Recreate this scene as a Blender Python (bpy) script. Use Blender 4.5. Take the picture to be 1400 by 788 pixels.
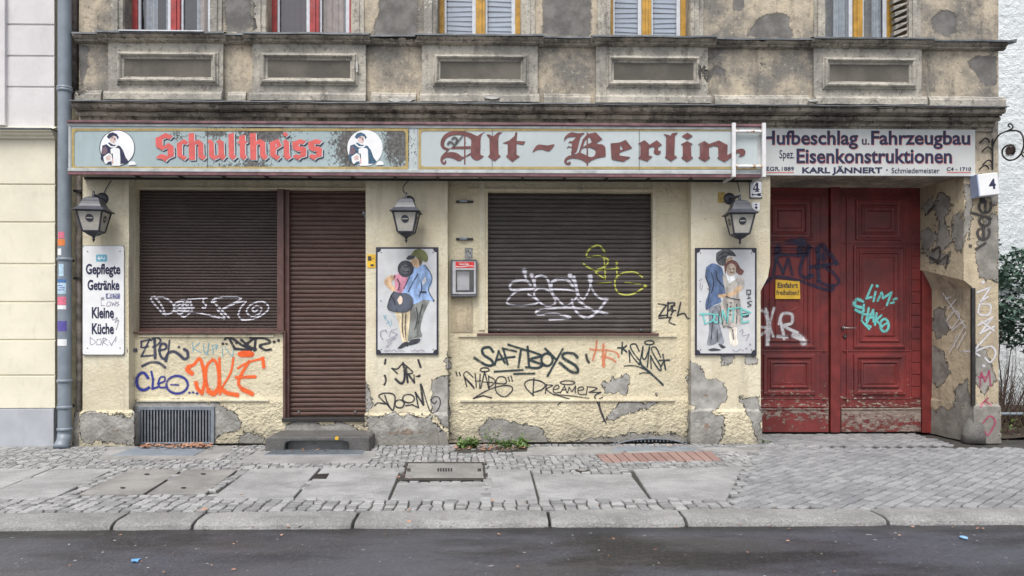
import bpy, bmesh, math, random
from mathutils import Vector, noise, geometry
from mathutils.bvhtree import BVHTree
random.seed(7)
R = math.radians
for o in list(bpy.data.objects): bpy.data.objects.remove(o)
S = bpy.context.scene
C = S.collection

# ---------------------------------------------------------------- camera, world, sun, exposure
F, H, D, YAW = 1050.0, 1.552, 10.0, R(1.3)
cam = bpy.data.cameras.new('camera'); camo = bpy.data.objects.new('camera', cam); C.objects.link(camo)
camo.location = (0, -D, H); camo.rotation_euler = (R(90), 0, -YAW)
cam.sensor_width = 36; cam.lens = 36*F/1400; cam.shift_y = 51/1400; cam.clip_end = 2000
S.camera = camo
wd = bpy.data.worlds.new('World'); S.world = wd; wd.use_nodes = True
wn = wd.node_tree.nodes; wl = wd.node_tree.links
sky = wn.new('ShaderNodeTexSky'); sky.sky_type = 'NISHITA'; sky.sun_disc = False
SUN_EL, SUN_AZ = R(60), R(197)           # azimuth measured clockwise from +Y: behind the camera, slightly left
sky.sun_elevation = SUN_EL; sky.sun_rotation = SUN_AZ; sky.air_density = 1.0; sky.dust_density = 4.0; sky.ozone_density = 1.0
hs = wn.new('ShaderNodeHueSaturation'); hs.inputs['Saturation'].default_value = 0.5
wl.new(sky.outputs[0], hs.inputs['Color']); wl.new(hs.outputs[0], wn['Background'].inputs[0])
wn['Background'].inputs[1].default_value = 0.14
sun = bpy.data.lights.new('sun', 'SUN'); sun.energy = 1.9; sun.angle = R(32); sun.color = (1, .97, .92)
suno = bpy.data.objects.new('sun', sun); C.objects.link(suno)
sd = Vector((math.sin(SUN_AZ)*math.cos(SUN_EL), math.cos(SUN_AZ)*math.cos(SUN_EL), math.sin(SUN_EL)))
suno.rotation_euler = sd.to_track_quat('Z', 'Y').to_euler(); suno.location = (0, -20, 20)
S.view_settings.view_transform = 'Standard'; S.view_settings.look = 'None'
S.view_settings.exposure = 0.52; S.view_settings.gamma = 1.0; S.view_settings.use_curve_mapping = False

# ---------------------------------------------------------------- measuring: a pixel of the photo on a given plane
def ray(px, py):
    u = (px-700)/F; v = (445-py)/F
    c, s = math.cos(YAW), math.sin(YAW)
    return Vector((u*c+s, c-u*s, v))
CAM = Vector((0, -D, H))
def W(px, py, Y=0.0):
    d = ray(px, py); return CAM + d*((Y+D)/d.y)
def WX(px, py, X):
    d = ray(px, py); return CAM + d*(X/d.x)
def G(px, py, z=0.0):
    d = ray(px, py); return CAM + d*((z-H)/d.z)
def X_(px, Y=0.0): return W(px, 445, Y).x
def Z_(py, Y=0.0, px=700): return W(px, py, Y).z
def fr(x0, y0, s): return lambda x, y: (x0+x/s, y0+y/s)

# ---------------------------------------------------------------- objects
def tag(o, label=None, cat=None, group=None, kind=None):
    if label: o['label'] = label
    if cat: o['category'] = cat
    if group: o['group'] = group
    if kind: o['kind'] = kind
    return o
def thing(name, loc, label, cat, group=None):
    o = bpy.data.objects.new(name, None); o.empty_display_size = .1; C.objects.link(o); o.location = loc
    return tag(o, label, cat, group)
def link(name, me, mats, parent=None, label=None, local=False):
    o = bpy.data.objects.new(name, me); C.objects.link(o)
    for m in (mats if isinstance(mats, (list, tuple)) else [mats]): me.materials.append(m)
    if parent:
        o.parent = parent
        p = Vector(); q = parent
        while q: p += q.location; q = q.parent
        if not local: o.location = -p
    if label: o['label'] = label
    return o
class MB:
    def __init__(s): s.v = []; s.f = []; s.mi = []; s.e = []
    def face(s, pts, mi=0):
        i = len(s.v); s.v += [tuple(p) for p in pts]; s.f.append(tuple(range(i, i+len(pts)))); s.mi.append(mi); return s
    def box(s, x0, x1, y0, y1, z0, z1, mi=0):
        i = len(s.v)
        s.v += [(x0,y0,z0),(x1,y0,z0),(x1,y1,z0),(x0,y1,z0),(x0,y0,z1),(x1,y0,z1),(x1,y1,z1),(x0,y1,z1)]
        for f in ((0,1,5,4),(1,2,6,5),(2,3,7,6),(3,0,4,7),(4,5,6,7),(3,2,1,0)): s.f.append(tuple(i+k for k in f)); s.mi.append(mi)
        return s
    def prism(s, pts, off, mi=0):            # closed polygon extruded by a vector
        off = Vector(off); n = len(pts); i = len(s.v); pts = [Vector(p) for p in pts]
        tris = geometry.tessellate_polygon([pts])
        s.v += [tuple(p) for p in pts] + [tuple(p+off) for p in pts]
        for t in tris:
            s.f.append((i+t[0], i+t[1], i+t[2])); s.mi.append(mi)
            s.f.append((i+n+t[2], i+n+t[1], i+n+t[0])); s.mi.append(mi)
        for k in range(n):
            j = (k+1) % n; s.f.append((i+k, i+j, i+n+j, i+n+k)); s.mi.append(mi)
        return s
    def rings(s, x0, x1, z0, z1, y, steps, mi=0, cap=True, capmi=None):   # a moulded frame: (inset, y offset) rings
        prev = None
        for ins, dy in steps:
            i = len(s.v)
            s.v += [(x0+ins,y+dy,z0+ins),(x1-ins,y+dy,z0+ins),(x1-ins,y+dy,z1-ins),(x0+ins,y+dy,z1-ins)]
            if prev is not None:
                for k in range(4):
                    j = (k+1) % 4; s.f.append((prev+k, prev+j, i+j, i+k)); s.mi.append(mi)
            prev = i
        if cap: s.f.append((prev, prev+1, prev+2, prev+3)); s.mi.append(mi if capmi is None else capmi)
        return s
    def tube(s, pts, r, n=8, mi=0, cap=True):
        pts = [Vector(p) for p in pts]; rs = r if isinstance(r, (list, tuple)) else [r]*len(pts)
        prev = None; up = None
        for k, p in enumerate(pts):
            t = (pts[min(k+1, len(pts)-1)] - pts[max(k-1, 0)]).normalized()
            if up is None:
                up = Vector((0,0,1)) if abs(t.z) < .9 else Vector((1,0,0))
            a = (up - t*up.dot(t)).normalized(); b = t.cross(a); up = a
            i = len(s.v)
            for q in range(n):
                an = 2*math.pi*q/n; s.v.append(tuple(p + (a*math.cos(an)+b*math.sin(an))*rs[k]))
            if prev is not None:
                for q in range(n):
                    w = (q+1) % n; s.f.append((prev+q, prev+w, i+w, i+q)); s.mi.append(mi)
            elif cap: s.f.append(tuple(i+q for q in reversed(range(n)))); s.mi.append(mi)
            prev = i
        if cap: s.f.append(tuple(prev+q for q in range(n))); s.mi.append(mi)
        return s
    def lathe(s, c, prof, n=16, mi=0, ax='z', rot=0.0):      # (radius, height) profile about an axis through c
        c = Vector(c); prev = None
        for r, h in prof:
            i = len(s.v)
            for q in range(n):
                an = 2*math.pi*q/n + rot; a, b = r*math.cos(an), r*math.sin(an)
                s.v.append(tuple(c + (Vector((a,b,h)) if ax == 'z' else Vector((a,-h,b)))))
            if prev is not None:
                for q in range(n):
                    w = (q+1) % n; s.f.append((prev+q, prev+w, i+w, i+q)); s.mi.append(mi)
            else: s.f.append(tuple(i+q for q in range(n))); s.mi.append(mi)
            prev = i
        s.f.append(tuple(prev+q for q in range(n))); s.mi.append(mi)
        return s
    def gridq(s, p0, p1, p2, p3, step=.04, mi=0):   # subdivided quad
        p0, p1, p2, p3 = map(Vector, (p0, p1, p2, p3))
        nu = max(1, round((p1-p0).length/step)); nv = max(1, round((p3-p0).length/step)); i = len(s.v)
        for b in range(nv+1):
            for a in range(nu+1):
                u, v = a/nu, b/nv
                s.v.append(tuple((p0*(1-u)+p1*u)*(1-v) + (p3*(1-u)+p2*u)*v))
        for b in range(nv):
            for a in range(nu):
                k = i+b*(nu+1)+a; s.f.append((k, k+1, k+nu+2, k+nu+1)); s.mi.append(mi)
        return s
    def gbox(s, x0, x1, y0, y1, z0, z1, step=.04, mi=0, sides='FLRTB'):
        if 'F' in sides: s.gridq((x0,y0,z0),(x1,y0,z0),(x1,y0,z1),(x0,y0,z1),step,mi)
        if 'L' in sides: s.gridq((x0,y1,z0),(x0,y0,z0),(x0,y0,z1),(x0,y1,z1),step,mi)
        if 'R' in sides: s.gridq((x1,y0,z0),(x1,y1,z0),(x1,y1,z1),(x1,y0,z1),step,mi)
        if 'T' in sides: s.gridq((x0,y0,z1),(x1,y0,z1),(x1,y1,z1),(x0,y1,z1),step,mi)
        if 'B' in sides: s.gridq((x0,y1,z0),(x1,y1,z0),(x1,y0,z0),(x0,y0,z0),step,mi)
        return s
    def profile(s, yz, x0, x1, step=.08, mi=0, caps=True):   # a moulding: open (y, z) profile run along x
        n = max(1, round((x1-x0)/step)); m = len(yz); i = len(s.v)
        for a in range(n+1):
            x = x0+(x1-x0)*a/n
            for y, z in yz: s.v.append((x, y, z))
        for a in range(n):
            for b in range(m-1):
                k = i+a*m+b; s.f.append((k, k+m, k+m+1, k+1)); s.mi.append(mi)
        if caps:
            s.f.append(tuple(i+b for b in range(m))); s.mi.append(mi)
            s.f.append(tuple(i+n*m+b for b in reversed(range(m)))); s.mi.append(mi)
        return s
    def wobble(s, amp, sc=3.0, seed=0.0):
        o = Vector((seed, seed*1.7, seed*.3))
        for k, v in enumerate(s.v):
            v = Vector(v); d = noise.noise_vector(v*sc+o)*amp + noise.noise_vector(v*sc*5+o)*amp*.35
            s.v[k] = tuple(v+d)
        return s
    def mesh(s, name):
        me = bpy.data.meshes.new(name); me.from_pydata(s.v, [], s.f); me.polygons.foreach_set('material_index', s.mi); me.update()
        return me
    def build(s, name, mats, parent=None, label=None, bevel=0, smooth=False, weld=True, seg=2, local=False):
        me = s.mesh(name)
        if weld:
            bm = bmesh.new(); bm.from_mesh(me); bmesh.ops.remove_doubles(bm, verts=bm.verts, dist=2e-4)
            bmesh.ops.recalc_face_normals(bm, faces=bm.faces); bm.to_mesh(me); bm.free()
        if smooth: me.polygons.foreach_set('use_smooth', [True]*len(me.polygons))
        o = link(name, me, mats, parent, label, local)
        if bevel:
            b = o.modifiers.new('b', 'BEVEL'); b.width = bevel; b.segments = seg; b.limit_method = 'ANGLE'; b.angle_limit = R(35)
        return o

# ---------------------------------------------------------------- materials
class NT:
    def __init__(s, name):
        s.m = bpy.data.materials.new(name); s.m.use_nodes = True; s.t = s.m.node_tree; s.b = s.t.nodes['Principled BSDF']
        s.co = s.t.nodes.new('ShaderNodeTexCoord').outputs['Object']
    def n(s, ty, **k):
        d = s.t.nodes.new(ty)
        for a, b in k.items(): setattr(d, a, b)
        return d
    def put(s, sock, v):
        if hasattr(v, 'links') or isinstance(v, bpy.types.NodeSocket): s.t.links.new(v, sock)
        elif isinstance(v, (tuple, list)): sock.default_value = (*v, 1) if len(v) == 3 and sock.type == 'RGBA' else v
        else: sock.default_value = v
    def noise(s, sc, det=4, rough=.55, co=None, dist=0.0, stretch=None):
        d = s.n('ShaderNodeTexNoise'); d.inputs['Scale'].default_value = sc; d.inputs['Detail'].default_value = det
        d.inputs['Roughness'].default_value = rough; d.inputs['Distortion'].default_value = dist
        c = co or s.co
        if stretch:
            mp = s.n('ShaderNodeMapping'); s.t.links.new(c, mp.inputs[0]); mp.inputs['Scale'].default_value = stretch; c = mp.outputs[0]
        s.t.links.new(c, d.inputs['Vector']); return d.outputs[0]
    def vor(s, sc, feature='F1', out=0, rnd=1.0):
        d = s.n('ShaderNodeTexVoronoi', feature=feature); d.inputs['Scale'].default_value = sc; d.inputs['Randomness'].default_value = rnd
        s.t.links.new(s.co, d.inputs['Vector']); return d.outputs[out]
    def math(s, op, a, b=0.0, c=0.0, clamp=False):
        d = s.n('ShaderNodeMath', operation=op, use_clamp=clamp)
        for i, x in enumerate((a, b, c)): s.put(d.inputs[i], x)
        return d.outputs[0]
    def ramp(s, v, lo, hi, a=0.0, b=1.0):
        d = s.n('ShaderNodeMapRange', interpolation_type='SMOOTHSTEP')
        for i, x in enumerate((v, lo, hi, a, b)): s.put(d.inputs[i], x)
        return d.outputs[0]
    def mix(s, f, a, b, bl='MIX'):
        d = s.n('ShaderNodeMix', data_type='RGBA', blend_type=bl)
        s.put(d.inputs[0], f); s.put(d.inputs[6], a); s.put(d.inputs[7], b); return d.outputs[2]
    def bump(s, h, dist, strength=1.0, nrm=None):
        d = s.n('ShaderNodeBump'); s.put(d.inputs['Height'], h); d.inputs['Distance'].default_value = dist; d.inputs['Strength'].default_value = strength
        if nrm is not None: s.t.links.new(nrm, d.inputs['Normal'])
        return d.outputs[0]
    def attr(s, name): return s.n('ShaderNodeAttribute', attribute_name=name).outputs['Fac']
    def xyz(s):
        d = s.n('ShaderNodeSeparateXYZ'); s.t.links.new(s.co, d.inputs[0]); return d.outputs
    def island(s): return s.n('ShaderNodeNewGeometry').outputs['Random Per Island']
    def fin(s, col, rough=.8, nrm=None, metal=0.0, spec=.5):
        s.put(s.b.inputs['Base Color'], col); s.put(s.b.inputs['Roughness'], rough); s.put(s.b.inputs['Metallic'], metal)
        s.b.inputs['Specular IOR Level'].default_value = spec
        if nrm is not None: s.t.links.new(nrm, s.b.inputs['Normal'])
        return s.m
def lin(r, g, b):
    f = lambda c: (c/255/12.92) if c <= 10 else ((c/255+.055)/1.055)**2.4
    return (f(r), f(g), f(b))
def sc(c, k): return tuple(min(1, x*k) for x in c)

def m_plain(name, col, rough=.6, var=.12, nsc=14, metal=0.0, bump=0.0, dirt=0.0, dcol=(.05,.045,.04)):
    t = NT(name); n = t.noise(nsc, 5, .6)
    c = t.mix(t.ramp(n, .3, .7), sc(col, 1-var), sc(col, 1+var))
    if dirt: c = t.mix(t.math('MULTIPLY', t.ramp(t.noise(5, 6, .7, stretch=(1.5, 1.5, .7)), .52, .72), dirt), c, dcol)
    return t.fin(c, rough, t.bump(t.noise(nsc*6, 3), bump) if bump else None, metal)

def m_plaster(name, ca, cb, peel=(.335,.325,.305), tex=.006, tsc=34, streak=.35, dirtz=.55, soot=(.10,.09,.075), under=None, speck=.15, low=False, chips=0.0, soft=False):
    t = NT(name)
    x, y, z = t.xyz()
    big = t.ramp(t.noise(1.5, 7, .66), .38, .62)
    c = t.mix(big, ca, cb)
    c = t.mix(t.math('MULTIPLY', t.ramp(t.noise(7, 6, .7), .45, .75), .22), c, sc(ca, .72))
    st = t.ramp(t.noise(2.2, 6, .68, stretch=(2.6, 2.6, .38)), .50, .74)
    c = t.mix(t.math('MULTIPLY', st, streak), c, soot)
    c = t.mix(t.math('MULTIPLY', t.ramp(t.noise(38, 3, .65), .58, .70), speck), c, soot)
    if chips:
        c = t.mix(t.math('MULTIPLY', t.ramp(t.noise(13, 8, .78), .54, .60), chips), c, soot)
        c = t.mix(t.math('MULTIPLY', t.ramp(t.noise(17, 8, .76), .57, .62), chips), c, sc(cb, 1.35))
    p0 = t.math('ADD', t.attr('peel'), t.math('MULTIPLY', t.math('SUBTRACT', t.noise(6.5, 9, .74), .5), .16 if soft else .30))
    p = t.ramp(p0, -.016, .016, 0, .95) if soft else t.ramp(p0, -.004, .004)
    pc = t.mix(t.ramp(t.noise(5, 6, .65), .38, .66), sc(peel, .72), sc(peel, 1.22))
    pc = t.mix(t.math('MULTIPLY', t.ramp(t.noise(90, 2), .5, .7), .3), pc, sc(peel, .55))
    if under: pc = t.mix(t.ramp(t.math('ADD', p0, t.math('MULTIPLY', t.noise(9, 5, .7), .14)), .27, .28), pc, under)
    rim = t.math('MULTIPLY', t.ramp(p0, -.02, 0), t.math('SUBTRACT', 1.0, p))
    if not soft: c = t.mix(t.math('MULTIPLY', rim, .45), c, sc(cb, 1.25))
    c = t.mix(p, c, pc)
    # splash dirt at the foot of the wall
    dz = t.ramp(t.math('ADD', z, t.math('MULTIPLY', t.math('SUBTRACT', t.noise(4, 6, .7), .5), .7)), .0, .34, 1, 0)
    c = t.mix(t.math('MULTIPLY', dz, dirtz), c, (.17,.16,.14))
    crk = t.ramp(t.n_crack(), .0, .006, 1, 0)
    c = t.mix(t.math('MULTIPLY', crk, t.math('MULTIPLY', t.ramp(t.noise(.9, 3), .5, .6), .55)), c, sc(ca, .3))
    ht = t.math('ADD', t.noise(tsc, 3, .6), t.math('MULTIPLY', t.noise(tsc*.28, 3, .5), 1.0))
    ht = t.math('MULTIPLY', ht, t.math('SUBTRACT', 1.0, t.math('MULTIPLY', p, .55)))
    if low: ht = t.math('MULTIPLY', ht, t.ramp(z, .52, .62, 2.4, 1.0))
    nr = t.bump(ht, tex)
    nr = t.bump(t.math('SUBTRACT', 1.0, p), .004 if soft else .014, 1.0, nr)
    return t.fin(c, .92, nr, spec=.25)
def _crack(t):
    d = t.n('ShaderNodeTexVoronoi', feature='DISTANCE_TO_EDGE'); d.inputs['Scale'].default_value = 1.7
    w = t.n('ShaderNodeVectorMath', operation='MULTIPLY_ADD')
    nn = t.n('ShaderNodeTexNoise'); nn.inputs['Scale'].default_value = 5; nn.inputs['Detail'].default_value = 5
    t.t.links.new(t.co, nn.inputs['Vector'])
    t.t.links.new(nn.outputs['Color'], w.inputs[0]); w.inputs[1].default_value = (.35,.35,.35); t.t.links.new(t.co, w.inputs[2])
    t.t.links.new(w.outputs[0], d.inputs['Vector']); return d.outputs[0]
NT.n_crack = _crack

M = {}
M['cream'] = m_plaster('cream_plaster', (.66,.595,.43), (.56,.50,.36), tex=.016, tsc=24, streak=.34, under=(.22,.16,.12), low=True)
M['cream2'] = m_plaster('cream_plaster_smoother', (.66,.615,.475), (.57,.51,.375), tex=.010, tsc=26, streak=.32, under=(.22,.16,.12))
M['gray'] = m_plaster('weathered_gray_plaster', (.19,.18,.162), (.51,.44,.335), peel=(.165,.16,.155), tex=.007, tsc=24, streak=.62, dirtz=0, soot=(.060,.054,.048), speck=.45, chips=.45, soft=True)
M['graytrim'] = m_plaster('weathered_stucco_trim', (.27,.258,.232), (.47,.44,.38), peel=(.115,.108,.10), tex=.009, tsc=28, streak=.6, dirtz=0, soot=(.06,.055,.05), speck=.35, chips=.5)
M['cornice'] = m_plaster('blackened_cornice_stucco', (.15,.138,.12), (.42,.375,.31), peel=(.075,.068,.06), tex=.012, tsc=26, streak=.8, dirtz=0, soot=(.03,.028,.026), speck=.5, chips=.7)
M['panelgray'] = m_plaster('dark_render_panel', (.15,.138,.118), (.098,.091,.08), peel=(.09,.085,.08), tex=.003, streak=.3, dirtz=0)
M['pillar'] = m_plaster('pillar_plaster', (.52,.44,.31), (.36,.30,.22), peel=(.27,.255,.23), tex=.010, tsc=26, streak=.65, chips=.25)
M['zinc'] = m_plain('zinc_flashing', (.16,.17,.18), .5, .3, 5, .6, dirt=.4)
M['zinc2'] = m_plain('new_zinc_flashing', (.55,.57,.6), .4, .15, 5, .5)

def m_slats(name, col, dust):
    t = NT(name); x, y, z = t.xyz()
    g = t.noise(3, 6, .7, stretch=(.5, 1, 6)); f = t.noise(26, 4, .7, stretch=(.25, 1, 3))
    c = t.mix(t.ramp(g, .35, .7), sc(col, .75), sc(col, 1.25))
    c = t.mix(t.math('MULTIPLY', t.ramp(f, .5, .72), .40), c, dust)
    c = t.mix(t.math('MULTIPLY', t.ramp(t.noise(2.2, 6, .7), .50, .72), .35), c, sc(dust, .8))
    up = t.n('ShaderNodeNewGeometry').outputs['Normal']; sp = t.n('ShaderNodeSeparateXYZ'); t.t.links.new(up, sp.inputs[0])
    c = t.mix(t.math('MULTIPLY', t.ramp(sp.outputs[2], .15, .7), .55), c, dust)    # dust lying on the upward lips
    c = t.mix(t.math('MULTIPLY', t.ramp(t.noise(190, 1, .5), .70, .76), .35), c, (.5,.47,.42))
    return t.fin(c, .55, t.bump(t.noise(40, 3), .001))
M['slat_dark'] = m_slats('dark_brown_shutter', (.043,.027,.023), (.135,.108,.095))
M['slat_door'] = m_slats('brown_door_shutter', (.080,.040,.032), (.18,.125,.105))
M['slat_gray'] = m_slats('grey_brown_shutter', (.056,.045,.041), (.175,.155,.145))
M['brown'] = m_plain('brown_painted_metal', (.105,.052,.045), .45, .2, 8, dirt=.4, dcol=(.18,.15,.13))
def m_red():
    t = NT('flaking_red_paint'); x, y, z = t.xyz()
    c = t.mix(t.ramp(t.noise(2.0, 6, .65), .35, .65), (.100,.017,.018), (.200,.026,.024))
    c = t.mix(t.math('MULTIPLY', t.ramp(t.noise(9, 6, .7, stretch=(1, 1, .3)), .5, .75), .4), c, (.10,.016,.016))
    c = t.mix(t.math('MULTIPLY', t.ramp(t.noise(48, 3, .6), .60, .68), .45), c, (.22,.075,.065))
    wz = t.ramp(z, .02, 1.5, .20, -.06)
    fl = t.ramp(t.math('ADD', t.noise(16, 7, .72, stretch=(.7, 1, 1.9)), wz), .70, .715)
    wood = t.mix(t.ramp(t.noise(30, 4, .6, stretch=(.3, 1, 2)), .35, .7), (.20,.155,.12), (.42,.36,.30))
    c = t.mix(fl, c, wood)
    nr = t.bump(t.math('ADD', t.math('MULTIPLY', fl, -.7), t.noise(30, 4, .6, stretch=(2, 1, .3))), .003)
    return t.fin(c, t.math('ADD', .5, t.math('MULTIPLY', fl, .35)), nr)
M['red'] = m_red()
M['redpost'] = m_plain('red_door_post', (.15,.021,.019), .5, .25, 6, bump=.001, dirt=.25, dcol=(.12,.03,.03))
M['wornwood'] = None
def m_kick():
    t = NT('worn_kick_board_paint')
    c = t.mix(t.ramp(t.noise(3, 5, .6), .35, .65), (.13,.018,.017), (.19,.03,.028))
    fl = t.ramp(t.noise(15, 9, .8, stretch=(.7, 1, 1.3)), .49, .53)
    x, y, z = t.xyz(); fl = t.ramp(t.math('ADD', t.noise(13, 9, .8, stretch=(.7, 1, 1.3)), t.math('ADD', t.ramp(z, .12, .40, -.04, .08), t.ramp(x, 4.6, 4.9, -.025, .065))), .50, .54)
    c = t.mix(fl, c, t.mix(t.ramp(t.noise(40, 4, .6, stretch=(.3, 1, 2)), .35, .7), (.15,.11,.095), (.32,.26,.22)))
    return t.fin(c, .75, t.bump(t.math('MULTIPLY', fl, -1.0), .003))
M['kick'] = m_kick()

def m_sign(name, col):
    t = NT(name)
    c = t.mix(t.ramp(t.noise(1.6, 5, .6), .35, .65), col, sc(col, .88))
    c = t.mix(t.math('MULTIPLY', t.ramp(t.noise(9, 6, .7, stretch=(2.5,1,.3)), .5, .78), .25), c, sc(col, .6))
    a = t.attr('peel')
    n = t.math('MULTIPLY', t.math('SUBTRACT', t.noise(11, 9, .80), .5), 1.0)
    n2 = t.math('MULTIPLY', t.math('SUBTRACT', t.noise(46, 4, .75, stretch=(1.3, 1, .8)), .5), 1.1)
    p = t.ramp(t.math('ADD', t.math('ADD', a, n), n2), .0, .05)
    pc = t.mix(t.ramp(t.noise(24, 5, .7), .35, .7), (.062,.060,.058), (.17,.17,.168))
    c = t.mix(p, c, pc)
    return t.fin(c, t.math('ADD', .38, t.math('MULTIPLY', p, .4)), t.bump(t.math('SUBTRACT', 1.0, p), .002))
M['signblue'] = m_sign('pale_blue_sign_face', (.35,.435,.45))
M['signwhite'] = m_sign('whitish_sign_face', (.47,.525,.535))
M['signedge'] = m_plain('grey_sign_edging', (.42,.44,.44), .5, .2, 6, dirt=.45, dcol=(.16,.15,.14))
M['maroonstrip'] = m_plain('faded_maroon_strip', (.16,.075,.085), .5, .35, 9, dirt=.4)
M['olive'] = m_plain('olive_gold_line', (.36,.27,.10), .5, .2, 10, dirt=.2)
M['soffit'] = m_plain('sign_underside', (.42,.40,.36), .6, .15, 5, dirt=.3)
M['dark'] = m_plain('dark_iron', (.025,.023,.022), .5, .3, 12)
M['black'] = m_plain('black_lantern_paint', (.030,.033,.046), .42, .25, 14, bump=.0006)
M['letterred'] = m_plain('red_letters', (.60,.105,.095), .45, .12, 12, dirt=.08)
M['lettermaroon'] = m_plain('maroon_letters', (.135,.045,.042), .5, .22, 10, dirt=.25, dcol=(.25,.22,.21))
M['lettergrey'] = m_plain('bleached_letters', (.10,.085,.082), .6, .3, 16)
M['navy'] = m_plain('navy_paint', (.016,.019,.060), .65, .2, 14)
M['navydark'] = m_plain('dark_navy_frame', (.022,.022,.04), .5, .3, 14)
M['white'] = m_plain('white_enamel', (.76,.77,.78), .35, .05, 6, dirt=.12, dcol=(.4,.37,.33))
M['signpanel'] = m_plain('smith_sign_white', (.53,.545,.54), .45, .06, 3, dirt=.18, dcol=(.33,.32,.30))
M['board'] = m_plain('poster_board', (.54,.55,.565), .5, .1, 4, dirt=.22, dcol=(.38,.37,.36))
M['redthin'] = m_plain('thin_red_paint', (.55,.19,.17), .5, .1)
M['yellow'] = m_plain('yellow_plate', (.72,.44,.035), .45, .12, 10, dirt=.25, dcol=(.25,.16,.03))
M['oldyellow'] = m_plain('grimy_yellow_plate', (.38,.27,.07), .6, .25, 30, dirt=.6, dcol=(.12,.09,.04))
M['glassm'] = None
def m_glass(name, tint, refl):
    t = NT(name); ns = t.t.nodes
    tr = t.n('ShaderNodeBsdfTransparent'); tr.inputs[0].default_value = (*tint, 1)
    gl = t.n('ShaderNodeBsdfGlossy'); gl.inputs['Roughness'].default_value = .04
    t.t.links.new(t.bump(t.noise(2.2, 2), .012), gl.inputs['Normal'])
    mx = t.n('ShaderNodeMixShader'); mx.inputs[0].default_value = refl
    t.t.links.new(tr.outputs[0], mx.inputs[1]); t.t.links.new(gl.outputs[0], mx.inputs[2])
    t.t.links.new(mx.outputs[0], ns['Material Output'].inputs[0]); return t.m
M['glass'] = m_glass('window_glass', (.82,.85,.88), .13)
M['caseglass'] = m_glass('case_glass', (.9,.9,.92), .12)
M['frost'] = m_plain('dusty_lantern_glass', (.40,.385,.345), .3, .18, 9, dirt=.25, dcol=(.22,.2,.17))
M['winred'] = m_plain('red_window_frame', (.33,.04,.04), .5, .22, 9, dirt=.2, dcol=(.3,.2,.18))
M['winyellow'] = m_plain('ochre_window_frame', (.44,.245,.035), .5, .25, 9, dirt=.25, dcol=(.2,.12,.05))
M['winwhite'] = m_plain('white_window_sash', (.56,.60,.65), .4, .1)
M['curtain_dark'] = m_plain('dark_red_curtain', (.055,.022,.024), .9, .3, 20)
M['curtain_tan'] = m_plain('tan_curtain', (.42,.33,.27), .9, .2, 10)
M['curtain_white'] = m_plain('white_net_curtain', (.42,.44,.46), .9, .2, 14)
M['blind'] = m_plain('white_blind', (.40,.44,.50), .6, .06, 6)
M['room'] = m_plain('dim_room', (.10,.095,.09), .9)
M['offwhite'] = m_plain('neighbour_pale_render', (.62,.60,.605), .85, .07, 1.6, bump=.004, dirt=.16, dcol=(.3,.28,.26))
M['paleyellow'] = m_plain('neighbour_cream_render', (.70,.66,.53), .85, .07, 1.4, bump=.004, dirt=.18, dcol=(.34,.30,.22))
M['bluegrey'] = m_plain('neighbour_grey_plinth', (.38,.40,.43), .85, .08, 3, dirt=.2, bump=.002, dcol=(.2,.2,.19))
def m_firewall():
    t = NT('rough_white_gable_render'); 
    br = t.n('ShaderNodeTexBrick'); mp = t.n('ShaderNodeMapping'); t.t.links.new(t.co, mp.inputs[0]); mp.inputs['Rotation'].default_value = (R(90), 0, 0)
    t.t.links.new(mp.outputs[0], br.inputs['Vector']); br.inputs['Scale'].default_value = 3.2; br.inputs['Mortar Size'].default_value = .03; br.inputs['Mortar Smooth'].default_value = 1
    c = t.mix(t.ramp(t.noise(1.4, 5, .6), .35, .65), (.70,.74,.755), (.60,.645,.67))
    h = t.math('ADD', t.math('MULTIPLY', br.outputs['Fac'], -.025), t.noise(9, 5, .65))
    return t.fin(c, .9, t.bump(h, .05))
M['firewall'] = m_firewall()
M['pipegrey'] = m_plain('grey_painted_drainpipe', (.20,.235,.275), .42, .12, 5, dirt=.25, dcol=(.12,.13,.14))
M['oldpipe'] = m_plain('rusty_old_pipe', (.22,.19,.165), .7, .45, 9, dirt=.5)
def m_stone(name, col, spk=.4, bumpd=.004, big=.2, wet=False):
    t = NT(name)
    c = t.mix(t.ramp(t.noise(1.5, 5, .65), .35, .65), sc(col, 1-big), sc(col, 1+big))
    c = t.mix(t.math('MULTIPLY', t.ramp(t.noise(62, 3, .75), .5, .62), spk), c, sc(col, .45))
    c = t.mix(t.math('MULTIPLY', t.ramp(t.noise(48, 3, .75), .56, .66), spk), c, sc(col, 1.7))
    c = t.mix(t.math('MULTIPLY', t.ramp(t.noise(2.6, 7, .74), .48, .68), .6), c, sc(col, .5)); c = t.mix(t.math('MULTIPLY', t.ramp(t.noise(5.5, 5, .65, stretch=(.5, 1.6, 1)), .66, .74), .6), c, (.13,.10,.075))
    return t.fin(c, .75, t.bump(t.math('ADD', t.noise(60, 4, .65), t.noise(9, 4, .6)), bumpd))
M['granite'] = m_stone('granite_slab', (.295,.298,.302), bumpd=.006, spk=.45)
M['kerb'] = m_stone('kerb_granite', (.285,.285,.28), bumpd=.02, spk=.5)
M['stepstone'] = m_stone('dark_step_stone', (.105,.103,.100), bumpd=.010, spk=.6)
M['concrete'] = m_stone('patched_concrete', (.27,.27,.268), spk=.15)
M['lid'] = m_stone('steel_lid', (.23,.226,.218), spk=.3, bumpd=.002)
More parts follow.
